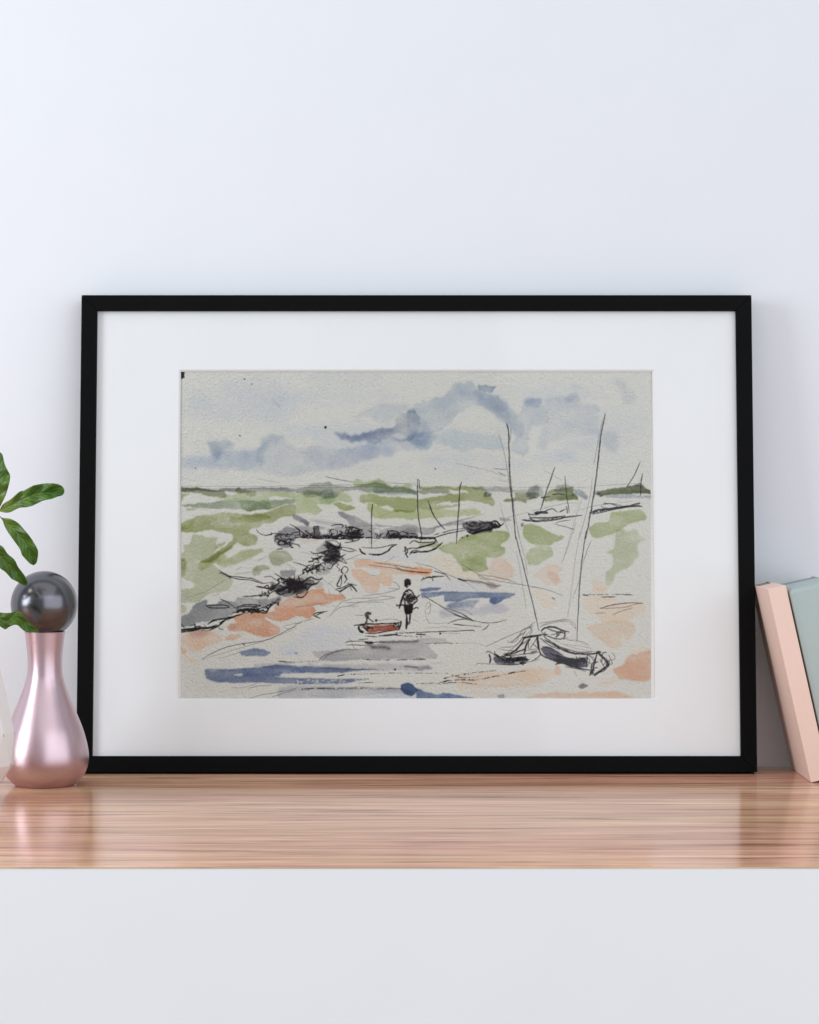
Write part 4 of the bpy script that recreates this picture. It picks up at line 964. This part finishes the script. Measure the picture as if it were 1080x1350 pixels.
def leaf(upper, lower, mid, Y0, Y1, fold, wave, nw, seed):
    """outlines in photograph pixels from foot to tip; Y0..Y1 depth from foot to tip"""
    n_, m_ = 44, 6
    U, L_, Mi = (resample(catmull(q, 6), n_) for q in (upper, lower, mid))
    r = random.Random(seed); ph = r.uniform(0, 6)
    vs, uvs = [], []
    for i in range(n_):
        s = i / (n_ - 1)
        Yc = Y0 + (Y1 - Y0) * s - 0.008 * math.sin(math.pi * s)
        for j in range(-m_, m_ + 1):
            t_ = j / m_
            q = Mi[i] + (U[i] - Mi[i]) * t_ if t_ >= 0 else Mi[i] + (L_[i] - Mi[i]) * (-t_)
            wd = np.linalg.norm((U[i] if t_ >= 0 else L_[i]) - Mi[i]) * S
            Y = Yc + fold * wd * (abs(t_) ** 1.3) + wave * wd * abs(t_) * math.sin(s * nw - abs(t_) * 1.6 + ph + (1.3 if t_ < 0 else 0)) \
                - 0.10 * wd * math.exp(-(t_ / 0.12) ** 2) * -1
            vs.append(px(q[0], q[1], Y)); uvs.append((s, 0.5 + 0.5 * t_))
    w_ = 2 * m_ + 1
    fs = [(i * w_ + j, i * w_ + j + 1, (i + 1) * w_ + j + 1, (i + 1) * w_ + j) for i in range(n_ - 1) for j in range(w_ - 1)]
    off = origin_of(plant)
    me = bpy.data.meshes.new('leaf'); me.from_pydata([tuple(v - off) for v in vs], [], fs); me.update()
    ul = me.uv_layers.new(name='UVMap')
    for lp_ in me.loops: ul.data[lp_.index].uv = uvs[lp_.vertex_index]
    for p in me.polygons: p.use_smooth = True
    me.materials.append(M['leaf'])
    o = bpy.data.objects.new('leaf', me); col.objects.link(o); o.parent = plant
    sm = o.modifiers.new('thickness', 'SOLIDIFY'); sm.thickness = 0.0004; sm.offset = 0
    return o
def T_(x0, y0, s, pts): return [(x0 + a / s, y0 + b / s) for a, b in pts]
tB = lambda p: T_(0, 590, 10.8, p); tC = lambda p: T_(0, 670, 10.8, p); tE = lambda p: T_(0, 750, 9.0, p)
# upright leaf at the edge
a_r = tB([(-20, 880), (0, 850), (40, 770), (80, 680), (120, 560), (143, 440), (140, 380), (90, 290), (60, 210), (45, 130), (30, 90), (0, 65), (-30, 52)])
a_l = tB([(-22, 882), (-70, 790), (-110, 680), (-160, 540), (-175, 430), (-165, 350), (-130, 260), (-100, 170), (-75, 90), (-50, 60), (-30, 52)])
a_m = tB([(-21, 881), (-10, 700), (-5, 500), (0, 330), (-20, 180), (-30, 52)])
leaf(a_r, a_l, a_m, -0.175, -0.178, -0.35, 0.30, 26, 1)
# level leaf
b_u = tB([(-40, 905), (0, 880), (50, 800), (150, 740), (280, 630), (350, 610), (470, 545), (640, 512), (770, 512), (860, 535), (910, 580), (920, 620), (915, 640)])
b_l = tB([(-40, 908), (0, 912), (80, 928), (150, 920), (270, 860), (380, 850), (480, 820), (620, 755), (740, 730), (820, 700), (880, 685), (908, 660), (915, 640)])
b_m = tB([(-40, 907), (80, 870), (330, 740), (500, 670), (640, 652), (800, 640), (915, 640)])
leaf(b_u, b_l, b_m, -0.175, -0.19, -0.4, 0.34, 24, 2)
# drooping leaf
c_u = tC([(-40, 90), (0, 115), (50, 140), (130, 145), (190, 170), (270, 220), (350, 310), (430, 410), (490, 500), (530, 570), (543, 640), (535, 720), (520, 780), (480, 812)])
c_l = tC([(-42, 94), (0, 125), (40, 180), (70, 260), (120, 350), (200, 460), (270, 560), (300, 620), (315, 665), (370, 730), (430, 790), (480, 812)])
c_m = tC([(-41, 92), (0, 120), (80, 200), (240, 350), (380, 520), (440, 640), (480, 812)])
leaf(c_u, c_l, c_m, -0.175, -0.17, -0.4, 0.28, 22, 3)
# lower drooping leaf over the ball
d_u = tC([(-330, 260), (-200, 330), (-100, 430), (0, 520), (50, 560), (110, 650), (205, 730), (260, 840), (340, 940), (380, 1020), (396, 1070), (394, 1092), (372, 1108)])
d_l = tC([(-332, 264), (-280, 480), (-160, 680), (0, 850), (80, 910), (160, 1000), (215, 1031), (275, 1062), (335, 1098), (372, 1108)])
d_m = tC([(-331, 262), (-160, 480), (0, 680), (80, 760), (200, 860), (300, 980), (372, 1108)])
leaf(d_u, d_l, d_m, -0.18, -0.155, -0.35, 0.30, 26, 4)
# low curling leaf in front of the ball
e_u = tE([(-330, 400), (-200, 430), (-80, 495), (0, 515), (60, 523), (140, 520), (180, 500), (220, 503), (260, 530), (300, 580), (350, 640), (400, 680), (440, 720), (462, 757)])
e_l = tE([(-331, 405), (-250, 560), (-120, 640), (0, 680), (60, 718), (100, 695), (150, 670), (205, 665), (250, 700), (300, 738), (350, 752), (400, 757), (462, 758)])
e_m = tE([(-330, 402), (-160, 520), (0, 600), (70, 625), (140, 592), (200, 580), (250, 610), (310, 660), (370, 710), (462, 757)])
leaf(e_u, e_l, e_m, -0.18, -0.150, -0.3, 0.45, 30, 5)
# leaves beyond the edge of the photograph, on the same plant
def gen_leaf(x, y, ang, L_, W_2, Y0, Y1, seed):
    c, s = math.cos(ang), math.sin(ang)
    def P(u, v_): return (x + u * c - v_ * s, y + u * s + v_ * c)
    us = [0, .08, .2, .4, .6, .8, .93, 1]; ws = [0, .25, .6, .95, 1, .8, .4, 0]
    leaf([P(u * L_, q * W_2) for u, q in zip(us, ws)], [P(u * L_, -q * W_2) for u, q in zip(us, ws)], [P(u * L_, 6 * math.sin(3 * u)) for u in us], Y0, Y1, -0.35, 0.3, 24, seed)
gen_leaf(-14, 672, -2.5, 95, 14, -0.175, -0.15, 6)
gen_leaf(-14, 676, 3.0, 90, 14, -0.175, -0.20, 7)
gen_leaf(-32, 700, 2.4, 95, 15, -0.18, -0.15, 8)
gen_leaf(-40, 790, 2.9, 90, 15, -0.18, -0.20, 9)
gen_leaf(-34, 740, -2.7, 85, 14, -0.18, -0.13, 10)

# ------------------------------------------------------------------ books leaning on the frame
def book(name, label, xb, yf, L_, T, H, lean, mat, pmat, solid, bev, grp):
    th = thing(name, label, 'book', (xb, yf + L_ / 2, 0), grp)
    ca_, sa_ = math.cos(lean), math.sin(lean)
    def P(u, v_, w_): return (xb + u * ca_ - w_ * sa_, yf + v_, 0.0001 + u * sa_ + w_ * ca_)
    def bx(u0, u1, v0, v1, w0, w1):
        v, f = box_verts(u0, u1, v0, v1, w0, w1)
        return [P(*q) for q in v], f
    cov = 0.0022
    vs, fs = bx(0, T, 0, solid, 0, H)
    mesh_obj('spine', vs, fs, mat, th, bevel=bev, seg=4, smooth=bev > 0.002)
    for u0 in (0, T - cov):
        vs, fs = bx(u0 + 0.0001, u0 + cov - 0.0001, solid - 0.004, L_, 0.0001, H - 0.0003)
        mesh_obj('cover_board', vs, fs, mat, th, bevel=0.0003, seg=1)
    vs, fs = bx(cov, T - cov, solid - 0.004, L_ - 0.003, 0.003, H - 0.0012)
    mesh_obj('page_block', vs, fs, pmat, th)
    return th
LEAN = math.radians(12.6)
book('book', 'peach hardcover book leaning against right side of black frame', 0.4112, -0.0741, 0.1265, 0.0190, 0.2030, LEAN,
     M['peach_cover'], M['page_paper'], 0.076, 0.0006, 'books leaning beside the frame')
book('book', 'thicker sage green book leaning behind the peach book, cut by right edge', 0.4325, -0.0775, 0.1300, 0.0470, 0.2025, LEAN,
     M['sage_cover'], M['sage_pages'], 0.088, 0.0050, 'books leaning beside the frame')
